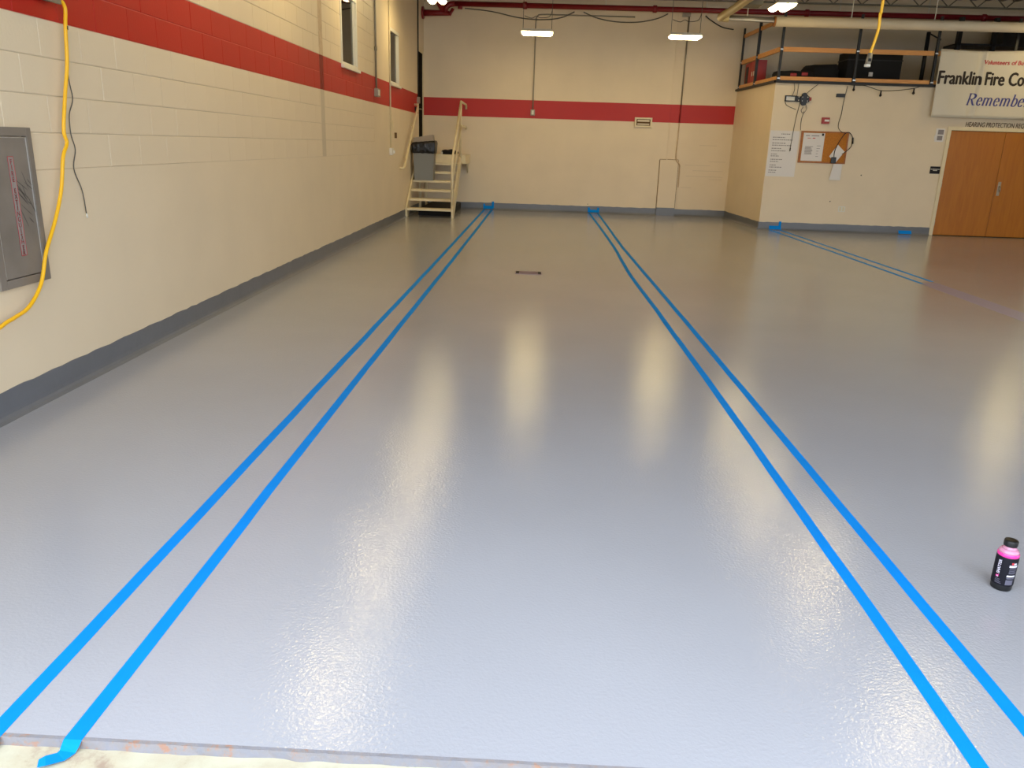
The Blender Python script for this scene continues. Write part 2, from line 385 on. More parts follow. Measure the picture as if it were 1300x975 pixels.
# ---- baseboards, painted cove with a rounded foot
def cove(p, q, nrm, name, h=.155):
    p = Vector((*p, 0)); q = Vector((*q, 0)); nv = Vector((*nrm, 0)); prof = [(0, h), (.007, h), (.008, .05), (.012, .028), (.022, .012), (.042, .002), (.042, 0), (0, 0)]
    L = (q - p).length; k = max(1, int(L / .09)); d = (q - p) / k; mb = MB(); vs = []; fs = []; m_ = len(prof)
    for i in range(k + 1):
        w = random.uniform(-.005, .005)
        for a, z in prof: vs.append(p + d * i + nv * a + Vector((0, 0, z + (w if z == h else 0))))
    for i in range(k):
        for j in range(m_): fs.append((i * m_ + j, i * m_ + (j + 1) % m_, (i + 1) * m_ + (j + 1) % m_, (i + 1) * m_ + j))
    fs += [list(range(m_)), list(range(k * m_, (k + 1) * m_))]
    mb.add(vs, fs); return struct(mb.build(name, M['base']))
cove((XL + .002, 1.62), (XL + .002, YB), (1, 0), 'baseboard_left')
cove((XL, YB), (SX1, YB), (0, -1), 'baseboard_back')
cove((SX1, YB), (SX0, 16.5), (-1, -.043), 'baseboard_office_side', .15)
cove((SX0, 16.5), (D0 - .07, 16.5), (0, -1), 'baseboard_office', .15)
cove((D1 + .07, 16.5), (13.5, 16.5), (0, -1), 'baseboard_office_right', .15)
# ---- boxed column and thin seams on the back wall
bx = struct(MB().box(2.72, 3.14, YB - .05, YB, 0, 1.275, .004).build('trim_1', M['cream']))
for a in (2.706, 3.143): MB().box(a, a + .012, YB - .006, YB + .001, .15, 1.27).build('open_seam', M['seam'], bx)
MB().box(2.71, 3.15, YB - .006, YB + .001, 1.276, 1.285).build('open_seam', M['seam'], bx)
MB().box(2.716, 3.145, YB - .056, YB, .0, .18).build('column_base', M['base'], bx)

# ---- windows in the left wall
def window(nm, w, seam):
    y0, y1, z0, z1 = w; fr = MB(); t = .055
    for a, b, c, d in ((y0, y1, z0, z0 + t), (y0, y1, z1 - t, z1), (y0, y0 + t, z0 + t, z1 - t), (y1 - t, y1, z0 + t, z1 - t)):
        fr.box(XL - .12, XL + .010, a, b, c, d, .003)
    r = struct(fr.build(nm, M['whitep']))
    MB().box(XL - .02, XL + .045, y0 - .02, y1 + .03, z0 - .03, z0 + .012, .004).build('window_sill', M['whitep'], r)
    MB().box(XL - .06, XL - .002, y1 - t - .10, y1 - t - .07, z0 + t, z1 - t).build('sash', M['whitep'], r)
    MB().box(XL - .030, XL - .024, y0 + t, y1 - t - .10, z0 + t, z1 - t).build('pane', M['glass'], r)
    MB().box(XL - .030, XL - .024, y1 - t - .07, y1 - t, z0 + t, z1 - t).build('pane', M['glass'], r)
    return r
window('window_1', WIN1, 0); window('window_2', WIN2, 0)
bm = MB()      # dim office seen through the panes
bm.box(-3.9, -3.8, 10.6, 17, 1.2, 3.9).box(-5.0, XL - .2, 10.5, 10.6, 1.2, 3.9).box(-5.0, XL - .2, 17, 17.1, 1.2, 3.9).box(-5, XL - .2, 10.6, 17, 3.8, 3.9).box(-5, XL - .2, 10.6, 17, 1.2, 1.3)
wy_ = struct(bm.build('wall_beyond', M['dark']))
MB().box(-3.30, -3.25, 11.0, 16.6, 1.3, 2.92).build('pale_lower_panel', M['cream'], wy_)  # cream panel added behind the panes so their lower part looks paler
# ---- door at the top of the stair (dark leaf in a cream frame)
y0, y1, z0, z1 = DOOR; bm = MB()
bm.box(XL - .2, XL + .004, y0, y0 + .05, z0, z1).box(XL - .2, XL + .012, y1 - .06, y1, z0, z1).box(XL - .2, XL + .004, y0 + .05, y1 - .06, z1 - .05, z1)
d2 = struct(bm.build('door_2', M['stair'], loc=(XL, y0, z0)))
lf = MB().box(XL - .06, XL - .012, y0 + .05, y1 - .06, z0, z1 - .05).build('door_leaf', M['darkdoor'], d2)
MB().tube([(XL - .013, y0 + .13, 2.2), (XL + .03, y0 + .13, 2.2), (XL + .03, y0 + .25, 2.2)], .014, 8).build('door_handle', M['handle'], lf)
# ---- double doors of the office
bm = MB()
for a, b in ((D0 - .07, D0), (D1, D1 + .07)): bm.box(a, b, 16.475, 16.65, 0, DZ + .065, .004)
bm.box(D0, D1, 16.475, 16.65, DZ, DZ + .065, .004)
d1 = struct(bm.build('door_1', M['stair'], loc=(D0, 16.5, 0)))
DM = 9.03
for a, b in ((D0 + .012, DM - .004), (DM + .004, D1 - .012)):
    lf = MB().box(a, b, 16.50, 16.545, .012, DZ - .006, .003).build('door_leaf', M['doorwood'], d1)
    if a > 9:
        MB().box(DM + .045, DM + .10, 16.492, 16.502, .82, 1.09, .004).build('push_plate', M['handle'], lf)
        MB().tube([(DM + .07, 16.5, 1.0), (DM + .07, 16.45, 1.0), (DM + .075, 16.445, .90)], .013, 8).build('door_handle', M['handle'], lf)
    else:
        for z in (.25, 1.0, 1.75): MB().tube([(a - .006, 16.492, z - .05), (a - .006, 16.492, z + .05)], .009, 8).build('hinge', M['handle'], lf)
bm = MB().box(D0 - .05, D1 + .05, 16.56, 16.6, 0, DZ + .02); bm.build('door_backing', M['darkdoor'], d1)

# ================================================================== MASKING TAPE
TW = .0235
def strip(pts, w=TW, z=.0012, up=.0):
    P = [Vector((x, y, 0)) for x, y in pts]; L = []; R = []
    for i, p in enumerate(P):
        t = (P[min(i + 1, len(P) - 1)] - P[max(i - 1, 0)]).normalized(); n_ = Vector((-t.y, t.x, 0))
        L.append(p + n_ * w); R.append(p - n_ * w)
    mb = MB(); n_ = len(P); vs = [(v.x, v.y, z) for v in L + R] + [(v.x, v.y, 0) for v in L + R]; fs = []
    for i in range(n_ - 1):
        fs += [(i, i + 1, n_ + i + 1, n_ + i), (i, 2 * n_ + i, 2 * n_ + i + 1, i + 1), (n_ + i, n_ + i + 1, 3 * n_ + i + 1, 3 * n_ + i)]
    fs += [(0, n_, 3 * n_, 2 * n_), (n_ - 1, 3 * n_ - 1 - n_ + 0, 4 * n_ - 1, 2 * n_ - 1)] if False else []
    mb.add(vs, fs); return mb
def fine(pts, step=.35, jit=.0022):
    out = []
    for (x0, y0), (x1, y1) in zip(pts, pts[1:]):
        k = max(1, int(abs(y1 - y0) / step))
        for i in range(k): out.append((x0 + (x1 - x0) * i / k + random.uniform(-jit, jit), y0 + (y1 - y0) * i / k))
    out.append(pts[-1]); return out
YT = YB - .045
def fold(mb, path, w, th=.0012):
    """ribbon over the slab edge: path of (centre, half-width vector)"""
    vs = []; fs = []
    for p, hw in path:
        p = Vector(p); hw = Vector(hw); vs += [p - hw, p + hw]
    for i in range(len(path) - 1): fs.append((2 * i, 2 * i + 1, 2 * i + 3, 2 * i + 2))
    mb.add(vs, fs); return mb
LO = [(-1.362, Y0 + .0), (-1.361, 3.7), (-1.361, 5.0), (-1.354, 10.4), (-1.36, 14.2), (-1.367, YT)]
LI = [(-1.150, Y0 + .0), (-1.16, 3.54), (-1.162, 4.9), (-1.165, 10.5), (-1.173, 14), (-1.192, YT)]
RI = [(1.19, Y0), (1.194, 2.05), (1.186, 4.03), (1.179, 5.13), (1.158, 7.6), (1.128, 9.7), (1.132, 10.2), (1.167, 12.3), (1.166, 14.1), (1.155, 16.3), (1.133, YT)]
RO = [(1.393, Y0), (1.392, 2.07), (1.381, 4.06), (1.369, 6.1), (1.333, 9.7), (1.302, 12.4), (1.31, 14.15), (1.322, 15.9), (1.341, YT)]
G_ = 'blue masking tape lines on the floor'
mb = strip(fine(LO)); fold(mb, [((-1.362, Y0, .0012), (TW, 0, 0)), ((-1.362, Y0 - .012, -.006), (TW, 0, 0)), ((-1.364, Y0 - .020, -.022), (TW, 0, 0)), ((-1.385, Y0 - .05, -.023), (.017, -.014, 0)), ((-1.43, Y0 - .085, -.022), (.014, -.018, 0))], TW)
tag(mb.build('masking_tape', M['blue']), 'leftmost long blue tape line on the floor, nearest the block wall', 'tape', G_)
mb = strip(fine(LI)); fold(mb, [((-1.150, Y0, .0012), (TW, 0, 0)), ((-1.150, Y0 - .010, -.005), (TW, 0, 0)), ((-1.155, Y0 - .020, -.020), (TW * .95, -.003, 0)), ((-1.163, Y0 - .036, -.021), (.017, -.012, 0)), ((-1.19, Y0 - .056, -.017), (.010, -.016, 0)), ((-1.206, Y0 - .062, -.021), (.006, -.013, 0))], TW)
tag(mb.build('masking_tape', M['blue']), 'second long blue tape line from the left, with a folded tail over the slab edge', 'tape', G_)
tag(strip(fine(RI)).build('masking_tape', M['blue']), 'long blue tape line with a kinked far end, left of the middle pair', 'tape', G_)
tag(strip(fine(RO)).build('masking_tape', M['blue']), 'long blue tape line passing closest to the black bottle', 'tape', G_)
tag(strip(fine([(4.775, 9.9), (4.735, 13), (4.66, 16.44)])).build('masking_tape', M['blue']), 'thin far blue tape line by the office wall, left edge of the faded stripe', 'tape', 'blue tape pair by the office wall')
tag(strip(fine([(4.99, 10.1), (4.94, 13), (4.88, 16.44)])).build('masking_tape', M['blue']), 'thin far blue tape line by the office wall, on the side towards the wooden doors', 'tape', 'blue tape pair by the office wall')
tag(strip([(4.85, 4.0), (4.88, 8), (4.88, 10.0)], .13, .001).build('floor_stripe', M['lavender']), 'faded lavender painted stripe continuing the far tape pair across the floor', 'stripe')
def tapes(name, rects, label, group):
    """short bits of tape stuck up the baseboard; rects: list of (x0,x1,z0,z1,yface)"""
    t = thing(name, ((rects[0][0] + rects[0][1]) / 2, rects[0][4], 0), label, 'tape', group)
    for x0, x1, z0, z1, y in rects:
        mb = MB()
        if z1 - z0 < .11:   # runs along the foot of the cove, following its lean
            mb.prism([(x0, y - .046, z0), (x0, y - .014, z1), (x1, y - .014, z1), (x1, y - .046, z0)], (0, -.0005, 0), (0, .0015, .0005))
        else:
            mb.box(x0, x1, y - .0135, y - .0115, z0, z1)
        mb.build('tape_piece', M['blue'], t)
    return t
g2 = 'blue tape ends on the baseboards'
tapes('tape_end', [(-1.40, -1.17, .015, .085, YB), (-1.40, -1.36, .02, .13, YB), (-1.20, -1.145, .02, .185, YB)], 'blue tape end on back baseboard beside the stairs, closing the left pair', g2)
tapes('tape_end', [(1.10, 1.37, .015, .075, YB), (1.10, 1.15, .02, .125, YB), (1.32, 1.37, .02, .125, YB)], 'blue tape end at middle of back baseboard, closing the middle pair', g2)
tapes('tape_end', [(4.66, 4.90, .01, .08, 16.5), (4.85, 4.90, .01, .17, 16.5)], 'L-shaped blue tape end on office baseboard at the wall corner', g2)
tapes('tape_end', [(7.27, 7.53, .01, .075, 16.5)], 'single blue tape patch on office baseboard near the wooden doors', g2)

# ================================================================== FLOOR THINGS
# bottle
BX, BY = 1.741, 2.61
t = thing('bottle', (BX, BY, 0), 'black labelled plastic bottle with pink shoulder standing on the grey floor', 'bottle')
R = .0355
MB().lathe([(.028, 0), (.033, .002), (R - .001, .007), (R - .001, .020), (R, .028), (R, .1345)], BX, BY, 32).build('body', M['rubber'], t)
MB().lathe([(R - .0005, .1345), (R + .0003, .137), (R, .144), (R - .0012, .148)], BX, BY, 32).build('pink_band', M['pink'], t)
MB().lathe([(R - .0012, .148), (R - .003, .1525), (R - .006, .157), (R - .010, .161)], BX, BY, 32).build('shoulder', M['pinkfade'], t)
MB().lathe([(R - .010, .161), (R - .0145, .165), (.0185, .168), (.0185, .173)], BX, BY, 32).build('neck', M['pinkfade'], t)
bm = MB(); n_ = 40; prof = [(.0205, .171), (.0225, .1725), (.0230, .176), (.0230, .190), (.0215, .1935), (.012, .1945)]
vs = []; fs = []
for i, (r, z) in enumerate(prof):
    for k in range(n_):
        a = 2 * PI * k / n_; rr = r - (.0007 if k % 2 and 1 < i < 4 else 0); vs.append((BX + rr * math.cos(a), BY + rr * math.sin(a), z))
for i in range(len(prof) - 1):
    for k in range(n_): fs.append((i * n_ + k, i * n_ + (k + 1) % n_, (i + 1) * n_ + (k + 1) % n_, (i + 1) * n_ + k))
fs.append([(len(prof) - 1) * n_ + k for k in range(n_)]); bm.add(vs, fs, 0, True); bm.build('cap', M['rubber'], t)
VA = math.atan2(-BY, -BX)     # direction from the bottle towards where it is looked at
lab = MB().lathe([(R + .0004, .024), (R + .0006, .026), (R + .0006, .131), (R + .0004, .133)], BX, BY, 40, close=False).build('label', M['labelblack'], t)
def on_bottle(u, z, lift=.0011):   # u: metres round the label, to the right
    a = VA + .18 + u / R; return (BX + (R + lift) * math.cos(a), BY + (R + lift) * math.sin(a), z)
def patch(mb, u0, u1, z0, z1, k=6):
    vs = []; fs = []
    for i in range(k + 1): vs += [on_bottle(u0 + (u1 - u0) * i / k, z0), on_bottle(u0 + (u1 - u0) * i / k, z1)]
    for i in range(k): fs.append((2 * i, 2 * i + 2, 2 * i + 3, 2 * i + 1))
    return mb.add(vs, fs)
mb = MB(); lay(mb, text_mesh('SHATTER', .0145, .0006, sx=.90), lambda x, y: on_bottle(-.0200 - y, .068 + x)); mb.build('brand_lettering', M['labelwhite'], lab)
mb = MB(); patch(mb, -.030, -.0245, .054, .061); patch(mb, -.0235, -.0205, .056, .064); mb.build('pink_logo', M['pink'], lab)
patch(MB(), -.0265, -.0215, .054, .060).build('white_logo', M['labelwhite'], lab); patch(MB(), .020, .030, .112, .118).build('white_logo', M['labelwhite'], lab)
mb = MB(); patch(mb, .012, .020, .112, .120); mb.build('pink_badge', M['inkred'], lab)
mb = MB()
for z in (.098, .092, .086, .080, .075): patch(mb, .008, .034, z, z + .003)
patch(mb, .005, .032, .054, .059); patch(mb, .004, .030, .030, .050)
for z in (.046, .041, .036, .031): patch(mb, -.030, -.012 + random.uniform(-.004, .004), z, z + .002)
stuff(mb.build('small_print', M['labelgreydark'], lab))
patch(MB(), .006, .036, .101, .109).build('white_panel', M['labelwhite'], lab); patch(MB(), .004, .034, .062, .069).build('white_panel', M['labelwhite'], lab)
# drain plate in the floor
t = thing('floor_drain', (-.13, 9.61, 0), 'small rectangular purple-grey drain plate set in the middle of the floor', 'drain')
MB().box(-.29, .03, 9.50, 9.72, -.005, .004, .0015).build('plate', M['drain'], t)
MB().box(-.285, -.245, 9.52, 9.70, .003, .006).build('end_slot', M['slot'], t); MB().box(-.015, .025, 9.52, 9.70, .003, .006).build('end_slot', M['slot'], t)
MB().box(-.235, -.025, 9.605, 9.612, .0035, .0045).build('groove', M['slot'], t)

# ================================================================== LEFT WALL THINGS
t = thing('fire_extinguisher_cabinet', (XL, 4.18, .683), 'scuffed stainless fire extinguisher cabinet recessed in the left wall', 'cabinet')
bm = MB(); A, B, Z0, Z1 = 3.955, 4.384, .683, 1.508; di, db, dz0, dz1 = 4.006, 4.343, .728, 1.463
for a, b, c, d in ((A, di, Z0, Z1), (db, B, Z0, Z1), (di, db, Z0, dz0), (di, db, dz1, Z1)): bm.box(XL - .02, XL + .030, a, b, c, d, .002)
bm.build('frame', M['steel'], t)
dr = MB().box(XL - .01, XL + .024, di + .004, db - .004, dz0 + .004, dz1 - .004, .002).build('door', M['steeldoor'], t)
bm = MB()
for a, b, c, d in ((di + .004, db - .004, dz1 - .010, dz1 - .005), (db - .009, db - .004, dz0 + .004, dz1 - .010), (di + .004, di + .009, dz0 + .004, dz1 - .01)): bm.box(XL + .02, XL + .027, a, b, c, d)
bm.build('bright_edge', M['chrome'], dr)
ly0, ly1, lz0, lz1 = 4.163, 4.211, .840, 1.360
bm = MB(); e = .003
bm.box(XL + .0242, XL + .0256, ly0, ly1, lz0, lz1); lb = bm.build('label_film', M['labelgrey'], dr)
bm = MB(); f0 = XL + .0258
for a, b, c, d in ((ly0, ly0 + e, lz0, lz1), (ly1 - e, ly1, lz0, lz1), (ly0, ly1, lz0, lz0 + e), (ly0, ly1, lz1 - e, lz1)): bm.box(f0 - .001, f0, a, b, c, d)
zz = lz1 - .040
for ch in 'FIRE EXTINGUISHER':
    if ch != ' ': lay(bm, text_mesh(ch, .036, .0008, align='CENTER'), lambda x, y: (f0, (ly0 + ly1) / 2 + x, zz + y))
    zz -= .0298
bm.build('lettering', M['inkred'], lb)
bm = MB()
for i in range(16):   # rubber scuffs
    y = random.uniform(4.235, 4.32); z = random.uniform(1.02, 1.24); L = random.uniform(.02, .07); a = random.uniform(.5, 1.2)
    p = [(XL + .0246, y + math.cos(a) * L * q, z - math.sin(a) * L * q) for q in (-1, -.3, .4, 1)]
    w = random.uniform(.001, .004); vs = []
    for i_, q in enumerate(p): ww = w * (1 - abs(i_ - 1.5) / 2); vs += [(q[0], q[1] - ww, q[2] - ww), (q[0], q[1] + ww, q[2] + ww)]
    bm.add(vs, [(2 * k, 2 * k + 1, 2 * k + 3, 2 * k + 2) for k in range(3)])
stuff(bm.build('scuff_mark', M['scuff'], dr))
tag(MB().box(XL - .001, XL + .003, 4.10, 4.135, 1.525, 1.575).build('sticker', M['yellowtag']), 'small pale yellow sticker on the wall above the steel cabinet', 'sticker')
# junction box with yellow cord
t = thing('junction_box', (XL, 4.685, 2.176), 'grey electrical box high on the red stripe where the yellow cord starts', 'electrical box')
MB().box(XL - .005, XL + .055, 4.60, 4.77, 2.19, 2.33, .006).build('box', M['galv'], t)
MB().box(XL + .05, XL + .062, 4.59, 4.78, 2.18, 2.34, .004).build('cover', M['galv'], t)
MB().tube([(XL + .03, 4.685, 2.33), (XL + .03, 4.685, 4.8)], .012, 8).build('conduit', M['galv'], t)
pts = [(XL + .04, 4.75, 2.192), (XL + .05, 4.79, 2.205), (XL + .05, 4.83, 2.17), (XL + .05, 4.81, 2.07), (XL + .05, 4.78, 1.87), (XL + .045, 4.73, 1.70), (XL + .045, 4.67, 1.50), (XL + .045, 4.685, 1.43), (XL + .05, 4.62, 1.35), (XL + .05, 4.56, 1.17), (XL + .05, 4.46, 1.0), (XL + .055, 4.33, .84), (XL + .06, 4.24, .68), (XL + .06, 4.11, .575), (XL + .06, 3.97, .54), (XL + .06, 3.87, .52), (XL + .07, 3.55, .42), (XL + .1, 3.3, .2), (XL + .14, 3.1, .012), (XL + .16, 2.6, .011)]
t = thing('extension_cord', (XL + .05, 4.2, 0), 'yellow extension cord hanging down the left wall past the steel cabinet', 'cord')
MB().tube(smooth_path(pts), .0105, 10).build('sheath', M['yellow'], t)
MB().tube([(XL + .05, 4.815, 2.075), (XL + .05, 4.812, 2.055)], .0125, 8).build('black_band', M['rubber'], t)
pts = [(XL + .03, 4.84, 2.06), (XL + .012, 4.85, 1.98), (XL + .008, 4.85, 1.79), (XL + .008, 4.865, 1.68), (XL + .008, 4.81, 1.59), (XL + .008, 4.80, 1.48), (XL + .008, 4.825, 1.39), (XL + .008, 4.785, 1.28), (XL + .01, 4.84, 1.15), (XL + .01, 4.855, 1.01)]
t = thing('signal_wire', (XL + .01, 4.84, .99), 'thin dark wire dangling on the wall beside the yellow cord', 'wire')
MB().tube(smooth_path(pts), .0035, 6).build('wire', M['greywire'], t)
MB().tube([(XL + .01, 4.855, 1.012), (XL + .012, 4.858, .985)], .0055, 6).build('white_tip', M['whitep'], t)
# conduits and boxes between the windows
t = thing('switch_conduit', (XL, 13.74, 2.18), 'grey conduit ending in a small box on the red stripe between the windows', 'conduit')
MB().tube([(XL + .02, 13.72, 4.84), (XL + .02, 13.72, 2.31)], .016, 8).build('pipe', M['galv'], t)
MB().box(XL - .004, XL + .06, 13.64, 13.86, 2.19, 2.32, .005).build('box', M['galv'], t)
MB().box(XL + .058, XL + .064, 13.68, 13.80, 2.21, 2.30, .002).build('cover_plate', M['whitep'], t)
MB().tube([(XL + .02, 13.72, 2.96), (XL + .02, 13.72, 2.90)], .026, 8).build('coupling', M['galv'], t)
t = thing('outlet_conduit', (XL, 14.96, 1.26), 'cream conduit dropping left of the far window to a white outlet box', 'conduit')
MB().tube([(XL + .016, 14.96, 4.84), (XL + .016, 14.96, 1.36)], .014, 8).build('pipe', M['stair'], t)
MB().box(XL - .004, XL + .05, 14.90, 15.06, 1.25, 1.37, .005).build('box', M['whitep'], t)
MB().box(XL + .05, XL + .075, 14.99, 15.06, 1.275, 1.335, .004).build('outlet_cover', M['whitep'], t)
t = thing('door_conduit', (XL, 18.2, 2.2), 'dark conduit with a small box running down beside the stair door', 'conduit')
MB().tube([(XL + .016, 18.25, 4.84), (XL + .016, 18.25, 2.40)], .014, 8).build('pipe', M['black'], t)
MB().box(XL - .004, XL + .05, 18.17, 18.33, 2.31, 2.44, .005).build('box', M['galv'], t)
tag(MB().box(XL - .002, XL + .018, 15.42, 15.58, 1.55, 1.65, .003).build('thermostat', M['inkbrown']), 'small dark brown thermostat on left wall below the far window', 'thermostat')
tag(MB().box(XL - .002, XL + .01, 15.16, 15.26, 1.68, 1.86, .003).build('wall_plate', M['stair']), 'blank cream cover plate on left wall beside the thermostat', 'plate')
tag(MB().box(XL - .002, XL + .03, 17.86, 17.98, 2.12, 2.22, .004).build('light_switch', M['black']), 'small dark switch at the top end of the wall handrail', 'switch')

# ================================================================== STAIR
SY, RUN, RISE = 16.52, .25, .1785; SXL, SXR = XL + .012, -1.865
t = thing('staircase', (-2.3, SY, 0), 'cream painted open-riser steel stair climbing to a landing in the back left corner', 'stair')
LY = SY + 6 * RUN; LZ = 7 * RISE
def sz(y): return (y - SY) / RUN * RISE
for a, b in ((SXL, SXL + .035), (SXR, SXR + .04)):
    pr = [(a, SY - .05, .0), (a, SY - .05, .20), (a, LY, sz(LY) + .20), (a, LY + .06, LZ), (a, LY + .06, LZ - .20), (a, SY + .13, 0)]
    MB().prism(pr, (0, 0, 0), (b - a, 0, 0)).build('stringer', M['stair'], t)
for i in range(6):
    z = (i + 1) * RISE; y = SY + i * RUN
    MB().box(SXL + .035, SXR, y, y + RUN + .02, z - .045, z, .006).build('tread', M['stair'], t)
ld = MB().box(SXL, -1.735, LY, YB - .002, LZ - .04, LZ, .004).build('landing', M['stair'], t)
bm = MB().box(SXL, -1.735, LY, LY + .03, LZ - .19, LZ - .04).box(-1.765, -1.735, LY + .03, YB - .05, LZ - .19, LZ - .04)
bm.build('landing_beam', M['stair'], ld)
for y in (LY + .1, YB - .12):
    for x in (SXL + .03, -1.86):
        if x < -2: MB().box(x, x + .05, y, y + .05, 0, LZ - .04).build('support_leg', M['stair'], t)
MB().prism([(-1.80, YB - .06, LZ - .19), (-1.80, YB - .30, LZ - .19), (-1.80, YB - .06, LZ - .42)], (0, 0, 0), (.03, 0, 0)).build('wall_bracket', M['stair'], ld)
GX = -1.84; TY = LY - .07
p0 = (GX - .02, SY + .02, .12); p1 = (GX - .02, SY + .02, 1.16); p2 = (GX, TY, 2.34)
MB().tube(smooth_path([p0, p1], 1) + [Vector(p2)], .024, 10).build('handrail', M['stair'], t)
MB().tube([(GX, TY, LZ - .1), (GX, TY, 2.345), (GX, TY + .02, 2.36), (GX, YB - .08, 2.345), (GX, YB - .05, 2.33), (GX, YB - .05, 2.25)], .024, 10).build('guard_post', M['stair'], t)
MB().tube([(GX - .02, SY + .03, .68), (GX, TY, 1.87)], .02, 10).build('mid_rail', M['stair'], t)
MB().tube([(GX, TY, 1.87), (GX, YB - .05, 1.86), (GX, YB - .05, 1.80)], .02, 10).build('guard_mid_rail', M['stair'], t)
tag(MB().box(-2.62, -1.93, 16.95, 19.08, 0.0, .15, .02).build('stair_shade_box', M['fabric']), 'low black box added as the shade under the open stair', 'shade box')  # black box stands in for the deep shade below the treads and landing
t = thing('wall_handrail', (XL, 17, .95), 'cream handrail sloping up the left wall beside the stair', 'handrail')
MB().tube([(XL + .0, 15.92, .985), (XL + .07, 15.92, .985), (XL + .085, 15.98, 1.00), (XL + .085, 17.75, 2.22), (XL + .07, 17.80, 2.26), (XL, 17.80, 2.26)], .024, 10).build('rail', M['stair'], t)
for y, z in ((16.4, 1.29), (17.3, 1.91)): MB().tube([(XL, y, z - .09), (XL + .06, y, z - .09), (XL + .085, y, z - .01)], .010, 8).build('bracket', M['stair'], t)
# bin on the fourth step
BZ = 4 * RISE; bx0, bx1, by0, by1 = -2.765, -2.325, SY + 3 * RUN - .06, SY + 4 * RUN - .015
t = thing('rubbish_bin', ((bx0 + bx1) / 2, (by0 + by1) / 2, BZ), 'grey rubbish bin with black liner and tilted lid standing on the steps', 'bin')
def taper(mb, x0, x1, y0, y1, z0, z1, dx, dy, bot=True):
    lo = [(x0 + dx, y0 + dy, z0), (x1 - dx, y0 + dy, z0), (x1 - dx, y1 - dy, z0), (x0 + dx, y1 - dy, z0)]; hi = [(x0, y0, z1), (x1, y0, z1), (x1, y1, z1), (x0, y1, z1)]
    return mb.add(lo + hi, [(0, 1, 5, 4), (1, 2, 6, 5), (2, 3, 7, 6), (3, 0, 4, 7), (3, 2, 1, 0), (4, 5, 6, 7)])
taper(MB(), bx0, bx1, by0, by1, BZ, BZ + .57, .025, .01).build('body', M['bin'], t)
bm = MB(); n_ = 48; vs = []; fs = []; rows = [(0, .012), (.02, .022), (.10, .026), (.17, .03), (.215, .018), (.22, -.03)]
def rect(u, g):
    w, h = bx1 - bx0 + 2 * g, by1 - by0 + 2 * g; P = 2 * (w + h); d = u * P
    if d < w: return bx0 - g + d, by0 - g
    d -= w
    if d < h: return bx1 + g, by0 - g + d
    d -= h
    if d < w: return bx1 + g - d, by1 + g
    return bx0 - g, by1 + g - (d - w)
for r_, (z, g) in enumerate(rows):
    for k in range(n_):
        x, y = rect(k / n_, g + random.uniform(-.006, .006)); tilt = (x - bx0) * .10 if r_ > 2 else 0
        vs.append((x, y, BZ + .555 + z + tilt + random.uniform(-.006, .006)))
for i in range(len(rows) - 1):
    for k in range(n_): fs.append((i * n_ + k, i * n_ + (k + 1) % n_, (i + 1) * n_ + (k + 1) % n_, (i + 1) * n_ + k))
fs.append([5 * n_ + k for k in range(n_)]); bm.add(vs, fs, 0, True); bm.build('bin_liner', M['bag'], t)
bm = MB(); a, b = bx0 - .005, bx1 - .02; z = BZ + .745
bm.add([(a, by0 + .01, z - .01), (b, by0 + .01, z + .055), (b, by1, z + .055), (a, by1, z - .01), (a + .005, by0 + .05, z + .12), (b - .02, by0 + .05, z + .19), (b - .01, by1 - .02, z + .18), (a + .005, by1 - .02, z + .11)],
       [(0, 1, 5, 4), (1, 2, 6, 5), (2, 3, 7, 6), (3, 0, 4, 7), (3, 2, 1, 0), (4, 5, 6, 7)]); bm.build('lid', M['binlid'], t)
bm = MB(); bmx = bmesh.new(); bmesh.ops.create_icosphere(bmx, subdivisions=3, radius=1)
for v in bmx.verts:
    q = 1 + .18 * math.sin(7 * v.co.x + 3 * v.co.y); v.co = Vector((-2.10 + v.co.x * .20, LY + .16 + v.co.y * .11, LZ + .046 + max(-.046, v.co.z * .06 * q)))
bm.bm(bmx, 0, True); t = tag(bm.build('tool_bag', M['fabric']), 'flat black bag lying on the stair landing beside the bin', 'bag')
MB().box(-2.29, -2.25, LY + .05, LY + .10, LZ + .0, LZ + .055, .01).build('white_strap', M['whitep'], t)

# ================================================================== BACK WALL THINGS
t = thing('outlet_conduit', (-.3, YB, 2.16), 'grey conduit dropping down the back wall to an outlet box on the red stripe', 'conduit')
MB().tube(smooth_path([(1.9, YB - .03, 4.30), (.5, YB - .03, 4.30), (-.15, YB - .03, 4.30), (-.27, YB - .03, 4.26), (-.30, YB - .03, 4.12), (-.30, YB - .03, 3.6), (-.30, YB - .03, 2.28)], 4), .014, 8).build('pipe', M['galv'], t)
MB().box(-.35, -.25, YB - .06, YB, 2.16, 2.29, .005).build('box', M['galv'], t)
MB().box(-.325, -.275, YB - .066, YB - .055, 2.18, 2.27, .002).build('outlet_plate', M['whitep'], t)
t = thing('tall_conduit', (3.09, YB, 1.2), 'dark conduit running from ceiling pipe down to the boxed column on the back wall', 'conduit')
MB().tube([(3.10, YB - .025, 4.45), (3.09, YB - .025, RZ1 - .005)], .016, 8).build('grey_pipe', M['galv'], t)
MB().tube([(3.09, YB - .025, RZ1 - .005), (3.087, YB - .025, RZ0 + .005)], .016, 8).build('red_pipe', M['reddark'], t)
MB().tube(smooth_path([(3.087, YB - .025, RZ0 + .005), (3.08, YB - .025, 1.6), (3.075, YB - .03, 1.36), (3.10, YB - .07, 1.25), (3.17, YB - .06, 1.18), (3.19, YB - .03, 1.08), (3.19, YB - .022, .66)], 5), .013, 8).build('cream_pipe', M['joint'], t)
MB().box(2.95, 3.12, YB - .08, YB - .001, 4.33, 4.45, .005).build('junction_box', M['galv'], t)
t = thing('wall_raceway', (2.873, YB, 1.275), 'thin painted raceway left of the tall conduit on the back wall', 'raceway')
